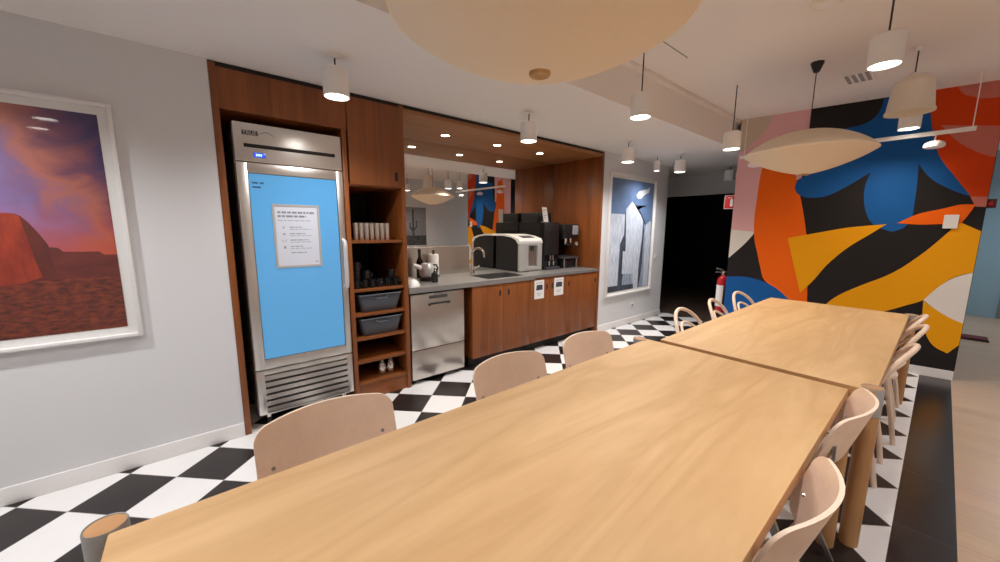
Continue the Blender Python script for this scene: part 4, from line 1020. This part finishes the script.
bm = bm_new(); tube(bm, [(ex, ey, .858), (ex - .03, ey - .03, .885), (ex - .075, ey - .06, .90)], [.010, .011, .009], 8); tube(bm, [(ex, ey, .84), (ex - .04, ey - .035, .85), (ex - .08, ey - .065, .845)], [.010, .010, .008], 8); obj('lever', bm, 'satin', v_)
bm = bm_new(); tube(bm, [(ex + .02, ey - .01, .84), (ex + .06, ey - .05, .87), (ex + .075, ey - .075, .80), (ex + .06, ey - .09, .66), (ex + .05, ey - .088, .50)], .010, 10); h_ = obj('hose', bm, 'black', t)
bm = bm_new(); tube(bm, [(ex + .05, ey - .088, .50), (ex + .048, ey - .088, .43)], [.010, .017], 10); obj('nozzle', bm, 'black', h_)
bm = bm_new(); box(bm, ex + .068, -1.692, ey - .03, ey + .03, .60, .72); obj('bracket', bm, 'black', t)
t = thing('wall_sign', 'small red and white extinguisher sign projecting above the extinguisher', 'sign', (-1.75, 5.24, 1.66))
obj('panel', box(bm_new(), -1.86, -1.692, 5.237, 5.243, 1.665, 1.825, .001), 'sign_red', t)
bm = bm_new(); y = 5.2365
lines = [[(-1.795, 1.69), (-1.765, 1.69), (-1.765, 1.77), (-1.772, 1.785), (-1.788, 1.785), (-1.795, 1.77)], [(-1.82, 1.79), (-1.775, 1.80), (-1.775, 1.806), (-1.82, 1.798)], [(-1.755, 1.70), (-1.735, 1.70), (-1.73, 1.725), (-1.735, 1.75), (-1.742, 1.77), (-1.75, 1.75)]]
for L in lines: prism(bm, L, lambda u, v, d: (u, y + d, v), -.001, 0)
obj('pictogram', bm, 'paper', t)
bm = bm_new(); box(bm, -1.864, -1.860, 5.236, 5.244, 1.66, 1.83); box(bm, -1.864, -1.692, 5.236, 5.244, 1.825, 1.83); box(bm, -1.864, -1.692, 5.236, 5.244, 1.66, 1.665); obj('border', bm, 'paper', t)
t = thing('wall_sign', 'small dark red sign at the right edge of the mural wall', 'sign', (.25, 5.45, 1.60))
obj('panel', box(bm_new(), .200, .262, 5.426, 5.432, 1.605, 1.685, .001), 'sign_dark_red', t)
bm = bm_new(); prism(bm, [(.218, 1.63), (.244, 1.63), (.244, 1.64), (.237, 1.665), (.225, 1.665), (.218, 1.64)], lambda u, v, d: (u, 5.426 + d, v), -.001, 0); obj('pictogram', bm, 'sign_red', t)
bm = bm_new(); box(bm, .198, .2015, 5.424, 5.434, 1.61, 1.68); obj('bracket', bm, 'grey_metal', t)
t = thing('floor_mat', 'dark red low mat on the floor beyond the mural end', 'mat', (.33, 7.75, 0))
obj('pile', box(bm_new(), .12, .52, 7.62, 7.86, .001, .03, .008), 'dark_mat', t)
obj('edging', (lambda b: (box(b, .115, .525, 7.61, 7.62, .001, .02), box(b, .115, .525, 7.86, 7.87, .001, .02), b)[-1])(bm_new()), 'black', t)

# cool lamp added out of view to light the passage beyond the mural
t = thing('passage_fill_light', 'added flush round ceiling light in the passage beyond the mural', 'ceiling light', (1.1, 8.4, ZH - .06))
bm = bm_new(); lathe(bm, [(0, ZH - .05), (.15, ZH - .05), (.16, ZH - .04), (.16, ZH - .0005), (0, ZH - .0005)], (1.1, 8.4, 0), 32); obj('housing', bm, 'lamp_white', t)
spot_light('bulb', t, (0, 0, -.02), 50., 160, (.78, .90, 1.))

# ------------------------------------------------------------------ world, camera, view
wd = bpy.data.worlds.new('world'); SC.world = wd; wd.use_nodes = True
wd.node_tree.nodes['Background'].inputs[0].default_value = (.05, .05, .055, 1); wd.node_tree.nodes['Background'].inputs[1].default_value = 1.

cam = bpy.data.cameras.new('camera'); co = bpy.data.objects.new('camera', cam); COL.objects.link(co)
cam.sensor_width = 36.; cam.lens = 366.978 * 36 / 1000; cam.clip_start = .02
cam.shift_x = -4.542 / 1000; cam.shift_y = 1.62 / 1000
yaw, pitch, roll = .870673, -.147711, .00711
f = Vector((-math.sin(yaw) * math.cos(pitch), math.cos(yaw) * math.cos(pitch), math.sin(pitch)))
r = Vector((math.cos(yaw), math.sin(yaw), 0)); u = r.cross(f)
c, s = math.cos(roll), math.sin(roll); r2 = r * c + u * s; u2 = u * c - r * s
co.matrix_world = Matrix(((r2.x, u2.x, -f.x, 0), (r2.y, u2.y, -f.y, 0), (r2.z, u2.z, -f.z, 1.4), (0, 0, 0, 1)))
SC.camera = co
SC.view_settings.view_transform = 'Standard'; SC.view_settings.look = 'None'
SC.view_settings.exposure = 1.0
SC.cycles.diffuse_bounces = 8; SC.cycles.max_bounces = 14; SC.cycles.glossy_bounces = 6; SC.view_settings.gamma = 1.; SC.view_settings.use_curve_mapping = False
